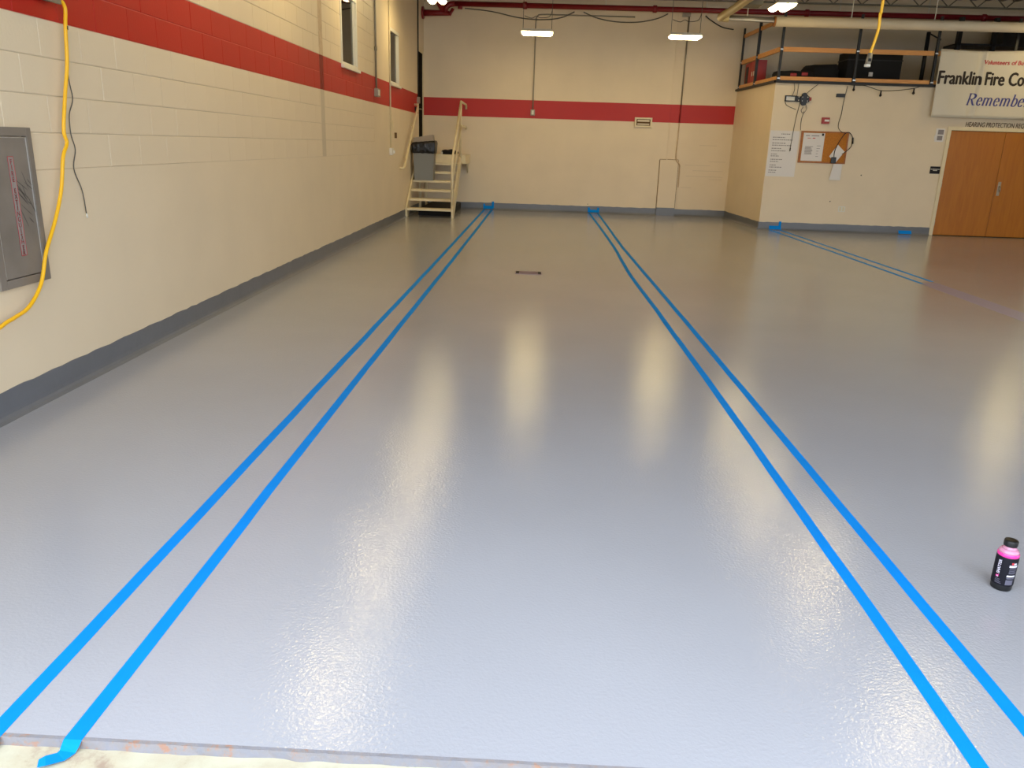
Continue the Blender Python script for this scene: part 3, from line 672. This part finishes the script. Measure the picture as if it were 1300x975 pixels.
for a, b, m_ in ((1.276, RZ0 + .005, 'cream'), (RZ0 + .005, RZ1 - .005, 'red'), (RZ1 - .005, 4.40, 'cream')): MB().box(2.862, 2.884, YB - .014, YB, a, b).build('cover_strip', M[m_], t)
t = thing('framed_sign', (2.26, YB, 1.985), 'small cream framed wall box at the lower edge of the red stripe', 'wall box')
bm = MB()
for a, b, c, d in ((2.06, 2.10, 1.98, 2.19), (2.42, 2.46, 1.98, 2.19), (2.10, 2.42, 1.98, 2.015), (2.10, 2.42, 2.155, 2.19)): bm.box(a, b, YB - .05, YB, c, d, .003)
bm.build('frame', M['stair'], t)
MB().box(2.10, 2.42, YB - .012, YB - .005, 2.015, 2.155).build('back_panel', M['inkbrown'], t)
for c, d in ((2.10, 2.14), (2.03, 2.06)): MB().box(2.125, 2.40, YB - .03, YB - .012, c, d, .003).build('slat', M['duct'], t)
tag(MB().tube([(1.09, YB + .0, .20), (1.09, YB - .012, .20)], .012, 8).build('wall_bolt', M['galv']), 'tiny bolt low on the back wall above the middle tape end', 'bolt')
tag(MB().tube(smooth_path([(-1.9, YB - .05, 4.38), (-1.3, YB - .06, 4.33), (-.7, YB - .06, 4.22), (-.2, YB - .06, 4.19), (.25, YB - .05, 4.24), (.55, YB - .06, 4.37)], 5), .011, 6).build('slack_cable', M['greywire']), 'slack dark cable sagging under the red pipe above the left lamp', 'cable')
tag(MB().tube(smooth_path([(.75, YB - .06, 4.37), (1.05, YB - .04, 4.26), (1.5, YB - .04, 4.19), (2.0, YB - .04, 4.20), (2.4, YB - .05, 4.28), (2.62, YB - .06, 4.38)], 5), .011, 6).build('slack_cable', M['greywire']), 'slack dark cable sagging under the red pipe between the two back lamps', 'cable')
tag(MB().tube(smooth_path([(3.45, YB - .06, 4.36), (3.6, YB - .05, 4.26), (3.85, YB - .04, 4.14), (4.1, YB - .04, 4.10)], 5), .012, 6).build('slack_cable', M['rubber']), 'short black cable drooping beside the beige pipe elbow', 'cable')
# red sprinkler main
PY, PZ, PR = 18.95, 4.44, .055
t = thing('sprinkler_pipe', (4, PY, PZ), 'dark red sprinkler main running under the ceiling along the back wall', 'pipe')
MB().tube([(-2.1, PY, PZ), (13.4, PY, PZ)], PR, 14).build('main_pipe', M['redpipe'], t)
for x in (-.55, 2.3, 5.6, 9.4): MB().tube([(x - .05, PY, PZ), (x - .035, PY, PZ), (x + .035, PY, PZ), (x + .05, PY, PZ)], [PR + .004, PR + .022, PR + .022, PR + .004], 14).build('coupling', M['redpipe'], t)
for x in (-1.75, 1.22, 3.42, 6.3, 8.2): MB().tube([(x, PY, ZC), (x, PY, PZ - .065)], .008, 6).build('hanger_rod', M['whitep'], t)
MB().tube([(-2.1, PY, PZ), (-2.22, PY, PZ - .02), (-2.30, PY, PZ - .09), (-2.32, PY, PZ - .19)], .06, 12).build('elbow', M['redpipe'], t)
MB().tube([(-2.22, PY, PZ - .20), (-2.78, PY, PZ - .20)], [.05, .07], 12).build('wall_branch', M['redpipe'], t)
MB().tube([(-2.79, PY, PZ - .20), (XL, PY, PZ - .20)], .13, 16).build('flange', M['redpipe'], t)
MB().tube([(-2.6, 18.2, PZ + .3), (-2.42, PY - .1, PZ - .05), (-2.36, PY, PZ - .14)], .06, 12).build('riser', M['redpipe'], t)
bm = MB().tube([(-1.98, PY - .02, PZ - .05), (-1.98, PY - .02, PZ - .11)], .05, 12).tube([(-2.22, PY, PZ - .24), (-2.14, PY, PZ - .10)], .035, 10); bm.build('valve', M['redpipe'], t)

# ================================================================== CEILING LIGHTS
def lamp(loc, label, along_x, hang):
    L, Wd = .63, .34
    t = thing('ceiling_light', (0, 0, 0), label, 'lamp', 'hanging LED ceiling lights')
    def put(mb, nm, m_):
        if along_x: mb.v = [(y, x, z) for x, y, z in mb.v]
        return mb.build(nm, m_, t)
    bm = MB(); bm.add([(-Wd / 2, -L / 2, .0), (Wd / 2, -L / 2, 0), (Wd / 2, L / 2, 0), (-Wd / 2, L / 2, 0), (-Wd / 2 + .03, -L / 2 + .02, .05), (Wd / 2 - .03, -L / 2 + .02, .05), (Wd / 2 - .03, L / 2 - .02, .05), (-Wd / 2 + .03, L / 2 - .02, .05)],
                      [(3, 2, 1, 0), (4, 5, 6, 7), (0, 1, 5, 4), (1, 2, 6, 5), (2, 3, 7, 6), (3, 0, 4, 7)])
    put(bm, 'housing', M['housing'])
    for x in (-.092, .092):
        bm = MB(); vs = []; fs = []; k = 8
        for y, s in ((-L / 2 + .01, .55), (-L / 2 + .05, 1), (L / 2 - .05, 1), (L / 2 - .01, .55)):
            for i in range(k + 1):
                a = PI * i / k; vs.append((x + .068 * math.cos(a) * (.85 + .15 * s), y, -.052 * math.sin(a) * s - .001))
        for j in range(3):
            for i in range(k): fs.append((j * (k + 1) + i, j * (k + 1) + i + 1, (j + 1) * (k + 1) + i + 1, (j + 1) * (k + 1) + i))
        fs += [list(range(k + 1)), list(range(3 * (k + 1), 4 * (k + 1)))]
        bm.add(vs, fs, 0, True); put(bm, 'diffuser', M['lens'])
    for y in (-L / 2 + .03, L / 2 - .03):
        put(MB().tube([(0, y, .045), (0, y, hang)], .005, 6), 'hanger_wire', M['greywire'])
    if along_x: put(MB().tube(smooth_path([(.02, -L / 2 + .05, .30), (.02, -.12, .26), (.02, -.03, .30), (.02, .06, .27), (.02, L / 2 - .08, .30), (.02, L / 2 - .03, .42)], 4), .006, 6), 'power_cord', M['greywire'])
    t.location = loc; return t
def relamp(src, loc, label):
    c = copy_tree(src); c.location = loc; c['label'] = label; return c
l1 = lamp((-.233, 17.0, 3.655), 'lit white ceiling light hanging before the back wall, on the left', True, ZC - .05 - 3.655)
relamp(l1, (2.70, 17.0, 3.66), 'lit white ceiling light hanging before the back wall, on the right')
l3 = lamp((3.96, 14.85, 3.9), 'lit two-tube ceiling light at top edge above the railed mezzanine', False, ZC - .05 - 3.9)
relamp(l3, (-2.0, 15.0, 3.9), 'lit two-tube ceiling light at top edge beside the red sprinkler valve')
for i, (x, y) in enumerate([(-1.95, 11.7), (-1.95, 8.8), (-1.95, 6.6), (3.8, 11.9), (3.8, 9.3), (3.8, 6.5), (9.4, 15.2), (9.4, 10.0), (9.4, 6.6)]):
    nm = ['first', 'second', 'third'][i % 3]
    relamp(l3, (x, y, 3.9), 'two-tube ceiling light above the frame, %s from the back in the %s row' % (nm, ('left', 'middle', 'right')[i // 3]))

# white duct with thin tube and beige elbow
DY = 16.0
t = thing('exhaust_duct', (6, DY, 3.83), 'white round duct hung level in front of the mezzanine railing', 'duct')
MB().tube([(4.165, DY, 3.827), (13.2, DY, 3.847)], .087, 18).build('duct_pipe', M['duct'], t)
MB().tube([(4.145, DY, 3.827), (4.17, DY, 3.827)], .091, 18).build('end_cap', M['rust'], t)
MB().tube([(3.18, DY, 3.868), (4.15, DY, 3.847)], .048, 12).build('thin_tube', M['galv'], t)
MB().tube([(3.25, DY - .03, 3.845), (4.14, DY - .03, 3.825)], .019, 8).build('bright_strip', M['whitep'], t)
MB().tube(smooth_path([(3.31, DY, 3.863), (3.19, DY - .01, 3.863), (3.15, DY - .08, 3.863), (3.16, DY - .37, 3.868), (3.22, 14.5, 3.89), (3.22, 9.0, 3.89)], 4), .066, 12).build('beige_elbow', M['beigepipe'], t)
for x, z in ((3.65, 3.90), (5.55, 3.91), (7.06, 3.92), (10.0, 3.92)): MB().tube([(x, DY, ZC), (x, DY, z)], .009, 6).build('hanger_rod', M['whitep'], t)
MB().box(3.22, 3.60, 14.7, 15.05, 3.89, 4.12, .01).build('damper_box', M['joist'], t)

# hanging yellow cord with receptacle
t = thing('drop_cord', (2.45, 6.5, 2.15), 'yellow drop cord with a metal receptacle hanging from the ceiling at upper right', 'cord')
pts = [(2.48, 6.5, 4.84), (2.475, 6.5, 3.6), (2.468, 6.5, 2.62), (2.462, 6.5, 2.52), (2.466, 6.5, 2.42), (2.452, 6.5, 2.33), (2.437, 6.5, 2.265), (2.432, 6.5, 2.235)]
MB().tube(smooth_path(pts), .0105, 10).build('sheath', M['yellow'], t)
bm = MB().tube([(2.434, 6.5, 2.245), (2.430, 6.5, 2.20), (2.424, 6.5, 2.155)], [.017, .021, .021], 12); bm.build('receptacle', M['galv'], t)
MB().tube([(2.428, 6.478, 2.205), (2.428, 6.478, 2.185)], .012, 8).build('dark_face', M['rubber'], t)
MB().tube([(2.424, 6.5, 2.165), (2.4235, 6.5, 2.148)], .0225, 12).build('white_end', M['whitep'], t)

# ================================================================== MEZZANINE RAILING
t = thing('mezzanine_railing', (SX0, 16.47, 2.82), 'black steel posts with orange pine rails edging the mezzanine', 'railing')
MB().box(SX0 - .05, 13.4, 16.435, 16.475, 2.815, 2.855).build('edge_angle', M['black'], t)
MB().prism([(SX0 - .05, 16.435, 0), (SX1 - .05, YB - .01, 0), (SX1 - .02, YB - .01, 0), (SX0 - .02, 16.435, 0)], (0, 0, 2.815), (0, 0, 2.855)).build('edge_angle', M['black'], t)
def sxp(y): return SX0 + (SX1 - SX0) * (y - 16.5) / (YB - 16.5)
front = [4.475, 5.92, 7.40, 8.86, 10.3, 11.8]; side = [(sxp(17.9), 17.9), (sxp(19.08), 19.08)]
def post(x, y, top=4.05, w=.022):
    bm = MB().box(x - w, x + w, y - w, y + w, 2.83, top); bm.box(x - .04, x + .04, y - .035, y + .035, 2.83, 2.86); o = bm.build('post', M['black'], t)
    for z in (2.89, 3.41): MB().box(x - .026, x + .026, y - .03, y - .02, z - .012, z + .012).build('bolt_plate', M['chrome'], o)
for i, x in enumerate(front): post(x, 16.46, 4.06)
for x, y in side: post(x - .005, y, 4.12, .026 if y < 18.5 else .02)
def board(x0, x1, z0, z1): MB().box(x0 + .035, x1 - .035, 16.455, 16.492, z0, z1, .003).build('rail_board', M['pine'], t)
for a, b in zip(front, front[1:]):
    board(a, b, 2.86, 2.93); board(a, b, 3.37, 3.455); board(a, b, 3.92, 3.99)
def sboard(ya, yb, z0, z1):
    pr = [(sxp(ya) - .012, ya, z0), (sxp(yb) - .012, yb, z0), (sxp(yb) - .012, yb, z1), (sxp(ya) - .012, ya, z1)]
    MB().prism(pr, (0, 0, 0), (.036, 0, 0)).build('rail_board', M['pine'], t)
for ya, yb in ((16.52, 17.86), (17.94, 19.05)):
    sboard(ya, yb, 2.86, 2.93); sboard(ya, yb, 3.37, 3.455); sboard(ya, yb, 3.92, 3.99)
# things kept on the mezzanine
ZM = 2.85
t = thing('locker', (4.53, 18.6, ZM), 'red steel locker behind the side railing of the mezzanine', 'locker')
MB().box(4.43, 4.64, 18.05, 18.95, ZM, ZM + .53, .006).build('body', M['lockerred'], t)
for a, b in ((18.06, 18.49), (18.51, 18.94)): MB().box(4.41, 4.43, a, b, ZM + .03, ZM + .51, .003).build('door', M['lockerred'], t)
MB().box(4.403, 4.412, 18.66, 18.84, ZM + .08, ZM + .44).build('dark_vent', M['black'], t)
for y in (18.14, 18.30): MB().box(4.403, 4.412, y, y + .05, ZM + .22, ZM + .31).build('white_mark', M['whitep'], t)
def lump(name, cx, cy, z, sx, sy, sz_, m_, label, cat, seed=1, ex=2.6):
    bmx = bmesh.new(); bmesh.ops.create_icosphere(bmx, subdivisions=3, radius=1); rr = random.Random(seed); ph = [rr.uniform(0, 6) for _ in range(4)]
    for v in bmx.verts:
        c = v.co; q = 1 + .10 * math.sin(4 * c.x + ph[0]) * math.cos(3 * c.y + ph[1]) + .05 * math.sin(9 * c.x + ph[2])
        f = lambda a: math.copysign(abs(a) ** (2 / ex), a)
        v.co = Vector((cx + f(c.x) * sx * q, cy + f(c.y) * sy * q, z + sz_ * .5 + max(-.5 * sz_, f(c.z) * .5 * sz_ * q)))
    return tag(MB().bm(bmx, 0, True).build(name, m_), label, cat)
o = lump('gear_bag', 5.0, 17.25, ZM, .42, .22, .26, M['fabric'], 'black gear bag with red patches at the mezzanine corner', 'bag', 3)
MB().box(4.86, 4.98, 17.0, 17.03, ZM + .13, ZM + .19, .008).build('red_patch', M['lockerred'], o); MB().box(5.08, 5.2, 17.0, 17.03, ZM + .15, ZM + .21, .008).build('red_patch', M['lockerred'], o)
lump('covered_couch', 5.66, 17.7, ZM, .36, .3, .42, M['fabric'], 'long black covered bundle lying behind the front railing', 'bundle', 5, 4.)
t = thing('equipment_case', (6.6, 17.6, ZM), 'large black square equipment case behind the front railing', 'case')
MB().box(6.07, 7.16, 17.35, 17.9, ZM, ZM + .66, .015).build('body', M['fabric'], t); MB().box(6.06, 7.17, 17.34, 17.91, ZM + .50, ZM + .52).build('lid_seam', M['black'], t)
MB().box(6.52, 6.60, 17.335, 17.35, ZM + .20, ZM + .28, .003).build('white_tag', M['white'], t)
t = thing('steel_post', (7.78, 17.8, ZM), 'black steel post standing on the mezzanine behind the banner edge', 'post')
MB().tube([(7.78, 17.8, ZM), (7.78, 17.8, ZM + 1.12)], .04, 10).build('shaft', M['black'], t)
MB().box(7.66, 7.90, 17.68, 17.92, ZM, ZM + .02, .004).build('foot_plate', M['black'], t)
MB().tube([(7.78, 17.8, ZM + 1.10), (8.05, 17.8, ZM + .98)], .015, 6).build('brace', M['black'], t)
t = thing('storage_rack', (9.6, 18.6, ZM), 'dark steel storage rack above the banner on the mezzanine', 'rack')
for x in (8.62, 9.35, 10.6): MB().box(x, x + .08, 18.3, 18.4, ZM, ZM + 1.5).build('upright', M['black'], t)
for z in (.3, .95): MB().box(8.62, 10.68, 18.3, 18.9, ZM + z, ZM + z + .04).build('shelf', M['black'], t)
MB().box(9.6, 10.35, 18.4, 18.85, ZM + .99, ZM + 1.4, .01).build('bin_box', M['rubber'], t)

# ================================================================== OFFICE WALL THINGS
WY = 16.5
# banner with soft vertical folds
bx0_, bx1_, bz0, bz1 = 7.46, 11.4, 2.265, 3.485
def ban(x, z, lift=0.):
    g = lambda c, w: math.exp(-((x - c - (z - 2.9) * .04) / w) ** 2)
    y = WY - .108 - .022 * g(8.30, .05) + .020 * g(8.22, .05) - .012 * g(7.75, .12) - .010 * math.sin(3.1 * x + z) - .014 * g(8.85, .16) + .004 * math.sin(9 * x + 4 * z)
    return (x - .05 * (bz1 - z) * 0, y - lift, z)
bm = MB(); nx_, nz_ = 160, 18; vs = []; fs = []
for k in (0, .004):
    for j in range(nz_ + 1):
        for i in range(nx_ + 1):
            x = bx0_ + (bx1_ - bx0_) * i / nx_; z = bz0 + (bz1 - bz0) * j / nz_
            dz = (.018 * math.sin((x - 7.46) * 2.4) if j == nz_ else 0)
            if x < 7.6 and j == 0: dz -= .0
            p = ban(x, z, k); vs.append((p[0] + (.03 if i == 0 else 0) * (1 - 2 * j / nz_) * .5, p[1], p[2] - dz))
m_ = (nx_ + 1) * (nz_ + 1)
for k in (0, m_):
    for j in range(nz_):
        for i in range(nx_): a = k + j * (nx_ + 1) + i; fs.append((a, a + 1, a + nx_ + 2, a + nx_ + 1))
for j in range(nz_):
    a = j * (nx_ + 1); fs.append((a, a + nx_ + 1, m_ + a + nx_ + 1, m_ + a)); b = a + nx_; fs.append((b, b + nx_ + 1, m_ + b + nx_ + 1, m_ + b))
for i in range(nx_):
    fs.append((i, i + 1, m_ + i + 1, m_ + i)); a = nz_ * (nx_ + 1) + i; fs.append((a, a + 1, m_ + a + 1, m_ + a))
bm.add(vs, fs, 0, True)
bn = tag(bm.build('banner', M['cloth']), 'white fire company banner hung from the mezzanine above the wooden doors', 'banner')
def banner_text(s, x, z, size, m_, nm, **k):
    sx = k.pop('sx', 1.); mb = MB(); lay(mb, text_mesh(s, size, sx=sx, **k), lambda a, b: ban(x + a, z + b, .0075)); return mb.build(nm, m_, bn)
banner_text('Volunteers of Bu', 8.285, 3.24, .108, M['inkred'], 'red_lettering', shear=.12, off=.0035, sx=1.0)
banner_text('Franklin', 7.465, 2.872, .335, M['inkdark'], 'black_lettering', off=.011, sx=.78)
banner_text('Fire Company', 8.36, 2.872, .335, M['inkdark'], 'black_lettering', off=.011, sx=.72)
# serif italic "Remember", drawn with a broad pen
def pen(mb, pts, x, z, s, fn, wmin=.06, wmax=.15, sl=.2):
    P = [Vector((a, b)) for a, b in pts]; vs = []; fs = []
    for i, p in enumerate(P):
        t_ = (P[min(i + 1, len(P) - 1)] - P[max(i - 1, 0)]).normalized(); n_ = Vector((-t_.y, t_.x)); w = wmin + (wmax - wmin) * abs(t_.y) ** 1.3
        for sg in (1, -1):
            q = p + n_ * (w * .5 * sg); vs.append(fn(x + (q.x + q.y * sl) * s, z + q.y * s))
    for i in range(len(P) - 1): fs.append((2 * i, 2 * i + 1, 2 * i + 3, 2 * i + 2))
    mb.add(vs, fs)
def arc(cx, cy, rx, ry, a0, a1, k=14): return [(cx + rx * math.cos(math.radians(a0 + (a1 - a0) * i / k)), cy + ry * math.sin(math.radians(a0 + (a1 - a0) * i / k))) for i in range(k + 1)]
GL = {
    'R': (.82, [[(.15, 0), (.15, 1)], [(.04, .025), (.27, .025)], [(.04, .975), (.40, .975)], arc(.38, .745, .24, .23, 90, -90), [(.15, .515), (.40, .515)], [(.40, .50), (.52, .28), (.66, .03), (.78, .03)]]),
    'e': (.56, [[(.09, .37), (.45, .37)], arc(.27, .33, .19, .33, 6, 325, 22)]),
    'm': (1.0, [[(.14, 0), (.14, .66)], [(.04, .64), (.15, .64)], arc(.30, .46, .16, .19, 175, 0) + [(.46, .3), (.46, 0)], arc(.62, .46, .16, .19, 175, 0) + [(.78, .3), (.78, 0)], [(.05, .02), (.24, .02)], [(.37, .02), (.55, .02)], [(.69, .02), (.88, .02)]]),
    'b': (.62, [[(.13, .02), (.13, 1.0)], [(.03, .98), (.14, .98)], arc(.30, .33, .20, .33, 160, -160, 22)]),
    'r': (.48, [[(.14, 0), (.14, .66)], [(.04, .64), (.15, .64)], arc(.30, .44, .16, .2, 170, 50), [(.05, .02), (.26, .02)]])}
mb = MB(); x = 8.085
for ch in 'Remember':
    w, st = GL[ch]
    for s_ in st: pen(mb, s_, x, 2.500, .215, lambda a, b: ban(a, b, .0075))
    x += w * .215 * .99
mb.build('blue_lettering', M['inkblue'], bn)
# painted words over the doors
mb = MB(); lay(mb, text_mesh('HEARING PROTECTION REQUIRED',   .125, .0018, shear=.10, sx=.70), lambda a, b: (8.215 + a, WY - .0015, 2.112 + b))
o = mb.build('painted_words', M['inkbrown']); tag(o, 'brown words HEARING PROTECTION REQUIRED painted above the wooden doors', 'lettering')
# white notice sheet
t = thing('notice_sheet', (4.75, WY, 1.055), 'large white printed notice taped to the wall at the left of the corkboard', 'paper')
MB().box(4.462, 5.035, WY - .004, WY - .0005, 1.055, 1.93).build('sheet', M['white'], t)
lines = [(.055, .22, .39), (.12, .06, .30), (.165, .06, .46), (.23, .06, .33), (.27, .06, .45), (.33, .06, .25), (.375, .06, .35), (.44, .06, .18), (.475, .06, .22), (.54, .06, .29), (.58, .06, .22), (.65, .06, .18), (.69, .06, .30), (.75, .05, .21), (.79, .05, .20)]
bm = MB()
for dz, a, b in lines:
    x = 4.462 + a
    while x < 4.462 + b:
        w = random.uniform(.015, .045); bm.box(x, min(x + w, 4.462 + b), WY - .0052, WY - .004, 1.93 - dz - .016, 1.93 - dz); x += w + .010
stuff(bm.build('printing', M['ink'], t))
# corkboard
t = thing('corkboard', (5.53, WY, 1.335), 'orange-brown corkboard with a wooden frame on the office wall', 'board')
MB().box(5.095, 5.97, WY - .012, WY, 1.36, 1.915).build('cork', M['cork'], t)
bm = MB()
for a, b, c, d in ((5.065, 5.095, 1.333, 1.94), (5.97, 5.998, 1.333, 1.94), (5.095, 5.97, 1.333, 1.36), (5.095, 5.97, 1.915, 1.94)): bm.box(a, b, WY - .025, WY, c, d, .003)
bm.build('frame', M['oakframe'], t)
t = thing('map_sheet', (5.32, WY - .014, 1.37), 'cream sheet with faint drawing pinned on the left half of the corkboard', 'paper')
MB().box(5.115, 5.53, WY - .017, WY - .0135, 1.372, 1.905).build('sheet', M['white'], t)
bm = MB()
for q in range(8): bm.box(5.17, 5.17 + random.uniform(.1, .16), WY - .0185, WY - .017, 1.50 + q * .02, 1.51 + q * .02)
for q in range(5): bm.box(5.40, 5.40 + random.uniform(.03, .08), WY - .0185, WY - .017, 1.46 + q * .05, 1.468 + q * .05)
bm.box(5.16, 5.24, WY - .0185, WY - .017, 1.845, 1.86).box(5.27, 5.42, WY - .0185, WY - .017, 1.845, 1.86)
stuff(bm.build('drawing', M['ink'], t))
bm = MB().box(5.20, 5.26, WY - .0185, WY - .017, 1.80, 1.81).box(5.30, 5.35, WY - .0185, WY - .017, 1.80, 1.815); bm.build('red_writing', M['inkred'], t)
MB().box(5.47, 5.51, WY - .025, WY - .016, 1.855, 1.90, .003).build('binder_clip', M['black'], t)
# tags on a looped cable
t = thing('hanging_tags', (5.83, WY - .05, 1.01), 'white paper tags clipped to a dark cable over the corkboard corner', 'tags')
MB().prism([(5.66, WY - .045, 1.47), (5.80, WY - .04, 1.70), (5.95, WY - .045, 1.57), (5.80, WY - .05, 1.355)], (0, 0, 0), (0, .004, 0)).build('tag', M['white'], t)
MB().prism([(5.765, WY - .04, 1.33), (5.94, WY - .04, 1.33), (5.945, WY - .03, 1.02), (5.725, WY - .03, 1.02)], (0, 0, 0), (0, .004, 0)).build('tag', M['white'], t)
MB().box(5.70, 5.80, WY - .075, WY - .045, 1.34, 1.46, .012).build('clip', M['rubber'], t)
MB().tube(smooth_path([(5.76, WY - .05, 1.42), (5.755, WY - .045, 1.58), (5.83, WY - .04, 1.78), (5.93, WY - .04, 1.925), (6.02, WY - .035, 1.91), (6.08, WY - .03, 1.80), (6.06, WY - .03, 1.66), (5.96, WY - .04, 1.56), (5.90, WY - .045, 1.52)], 5), .0075, 6).build('cable', M['rubber'], t)
MB().tube([(6.075, WY - .03, 1.84), (6.085, WY - .03, 1.72)], .017, 8).build('inline_plug', M['rubber'], t)
MB().tube(smooth_path([(5.83, WY - .02, 2.79), (5.80, WY - .012, 2.5), (5.79, WY - .012, 2.27), (5.765, WY - .012, 2.12), (5.77, WY - .015, 2.02), (5.83, WY - .035, 1.945), (5.92, WY - .04, 1.92)], 5), .0055, 6).build('lead', M['rubber'], t)
# red alarm, outlet, black plates
t = thing('fire_alarm', (5.5, WY, 2.08), 'small red fire alarm box above the corkboard', 'alarm')
MB().box(5.425, 5.575, WY - .04, WY, 2.082, 2.20, .006).build('body', M['firered'], t); MB().box(5.475, 5.565, WY - .044, WY - .038, 2.125, 2.16, .002).build('white_bar', M['whitep'], t)
t = thing('wall_outlet', (6.07, WY, .40), 'white double outlet plate low on the office wall', 'outlet')
MB().box(6.005, 6.14, WY - .008, WY, .402, .51, .003).build('plate', M['whitep'], t)
for a in (6.025, 6.085): MB().box(a, a + .035, WY - .0105, WY - .007, .415, .495, .002).build('socket', M['stair'], t)
tag(MB().box(5.64, 5.80, WY - .045, WY, 2.58, 2.645, .006).build('speaker_box', M['rubber']), 'small flat black box under the mezzanine edge beside a cable', 'box')
t = thing('door_sign', (7.79, WY, 1.2), 'small black room sign with white words beside the wooden doors', 'sign')
MB().box(7.69, 7.885, WY - .008, WY, 1.205, 1.345, .003).build('plate', M['labelblack'], t)
mb = MB()
for a, b, z in ((7.70, 7.875, 1.285), (7.745, 7.83, 1.262)):
    x = a
    while x < b: w = random.uniform(.008, .016); mb.box(x, min(b, x + w), WY - .0095, WY - .008, z, z + .014); x += w + .004
stuff(mb.build('white_words', M['whitep'], t))
t = thing('posted_paper', (7.77, WY, 1.8), 'white laminated paper with grey blocks beside the top of the door frame', 'paper')
MB().box(7.675, 7.845, WY - .005, WY, 1.815, 2.06).build('sheet', M['white'], t); MB().box(7.66, 7.70, WY - .007, WY - .004, 1.85, 1.93).build('torn_corner', M['white'], t)
MB().box(7.715, 7.825, WY - .0065, WY - .005, 1.95, 2.04).build('grey_block', M['ink'], t); MB().box(7.715, 7.815, WY - .0065, WY - .005, 1.84, 1.925).build('grey_block', M['ink'], t)
# black wall bracket with loose cables
t = thing('monitor_bracket', (4.93, WY, 2.4), 'black wall-mounted bracket with loose cables left of the fire alarm', 'bracket')
bm = MB(); a, b, c, d = 4.655, 4.885, 2.475, 2.585
for q in ((a, b, c, c + .018), (a, b, d - .018, d), (a, a + .025, c + .018, d - .018), (b - .035, b, c + .018, d - .018)): bm.box(q[0], q[1], WY - .04, WY - .01, q[2], q[3], .003)
bm.build('plate_frame', M['rubber'], t)
MB().box(a + .025, b - .035, WY - .012, WY, c + .018, d - .018).build('white_plate', M['whitep'], t)
MB().box(b, 5.13, WY - .05, WY, 2.47, 2.575, .01).build('arm', M['rubber'], t)
for cz in (2.59, 2.455): MB().tube([(5.02, WY - .06, cz), (5.02, WY - .02, cz)], .052, 16).build('knuckle', M['rubber'], t)
MB().tube([(5.03, WY - .075, 2.525), (5.03, WY - .03, 2.525)], .085, 18).build('swivel_disc', M['rubber'], t)
for x, z in ((4.98, 2.56), (5.08, 2.56), (4.98, 2.49), (5.08, 2.49), (4.91, 2.56), (4.91, 2.50)): MB().tube([(x, WY - .08, z), (x, WY - .07, z)], .008, 8).build('bolt', M['whitep'], t)
MB().box(5.10, 5.16, WY - .06, WY - .02, 2.50, 2.56, .004).build('rust_tab', M['firered'], t)
for pts in ([(4.80, WY - .03, 2.805), (4.82, WY - .03, 2.7), (4.79, WY - .03, 2.58)], [(4.885, WY - .03, 2.805), (4.88, WY - .03, 2.58)], [(5.26, WY - .03, 2.805), (5.16, WY - .03, 2.72), (5.05, WY - .03, 2.62)],
            [(5.06, WY - .04, 2.44), (5.10, WY - .03, 2.35), (5.05, WY - .025, 2.27), (5.0, WY - .025, 2.31), (5.03, WY - .025, 2.38)], [(5.06, WY - .02, 2.30), (5.03, WY - .015, 2.15), (5.035, WY - .015, 2.0), (5.04, WY - .03, 1.95)],
            [(4.96, WY - .02, 2.46), (4.925, WY - .016, 2.2), (4.90, WY - .016, 1.9), (4.885, WY - .016, 1.60)], [(4.67, WY - .02, 2.47), (4.72, WY - .012, 2.40), (4.9, WY - .012, 2.33)]):
    MB().tube(smooth_path(pts, 5), .0055, 6).build('cable', M['greywire'], t)
MB().tube([(4.886, WY - .018, 1.61), (4.884, WY - .018, 1.55)], .010, 8).build('plug', M['rubber'], t)
# festoon of bulbs
t = thing('string_lights', (6.5, 16.40, 2.6), 'black festoon string with small dark bulbs under the mezzanine edge', 'string lights')
MB().tube(smooth_path([(5.80, 16.42, 2.815), (5.95, 16.41, 2.80), (6.15, 16.41, 2.795), (6.44, 16.41, 2.72), (6.75, 16.41, 2.73), (7.07, 16.41, 2.775), (7.20, 16.42, 2.82)], 5), .006, 6).build('cord', M['rubber'], t)
for x, z in ((5.93, 2.80), (6.455, 2.715), (7.075, 2.77)):
    so = MB().tube([(x, 16.41, z + .005), (x, 16.41, z - .055)], [.012, .016], 8).build('socket', M['rubber'], t)
    MB().lathe([(.012, z - .05), (.024, z - .075), (.024, z - .09), (.012, z - .105), (.002, z - .11)], x, 16.41, 12).build('bulb', M['slot'], so)
# tiny dark marks on the office wall: old screw holes
for x, z, lb in ((6.36, 1.13, 'dark screw hole to the right of the hanging tags'), (5.82, .60, 'dark screw hole above and left of the outlet plate')):
    tag(MB().tube([(x, WY + .001, z), (x, WY - .003, z)], .012, 8).build('screw_hole', M['slot']), lb, 'hole')
print('blocks', nblk)
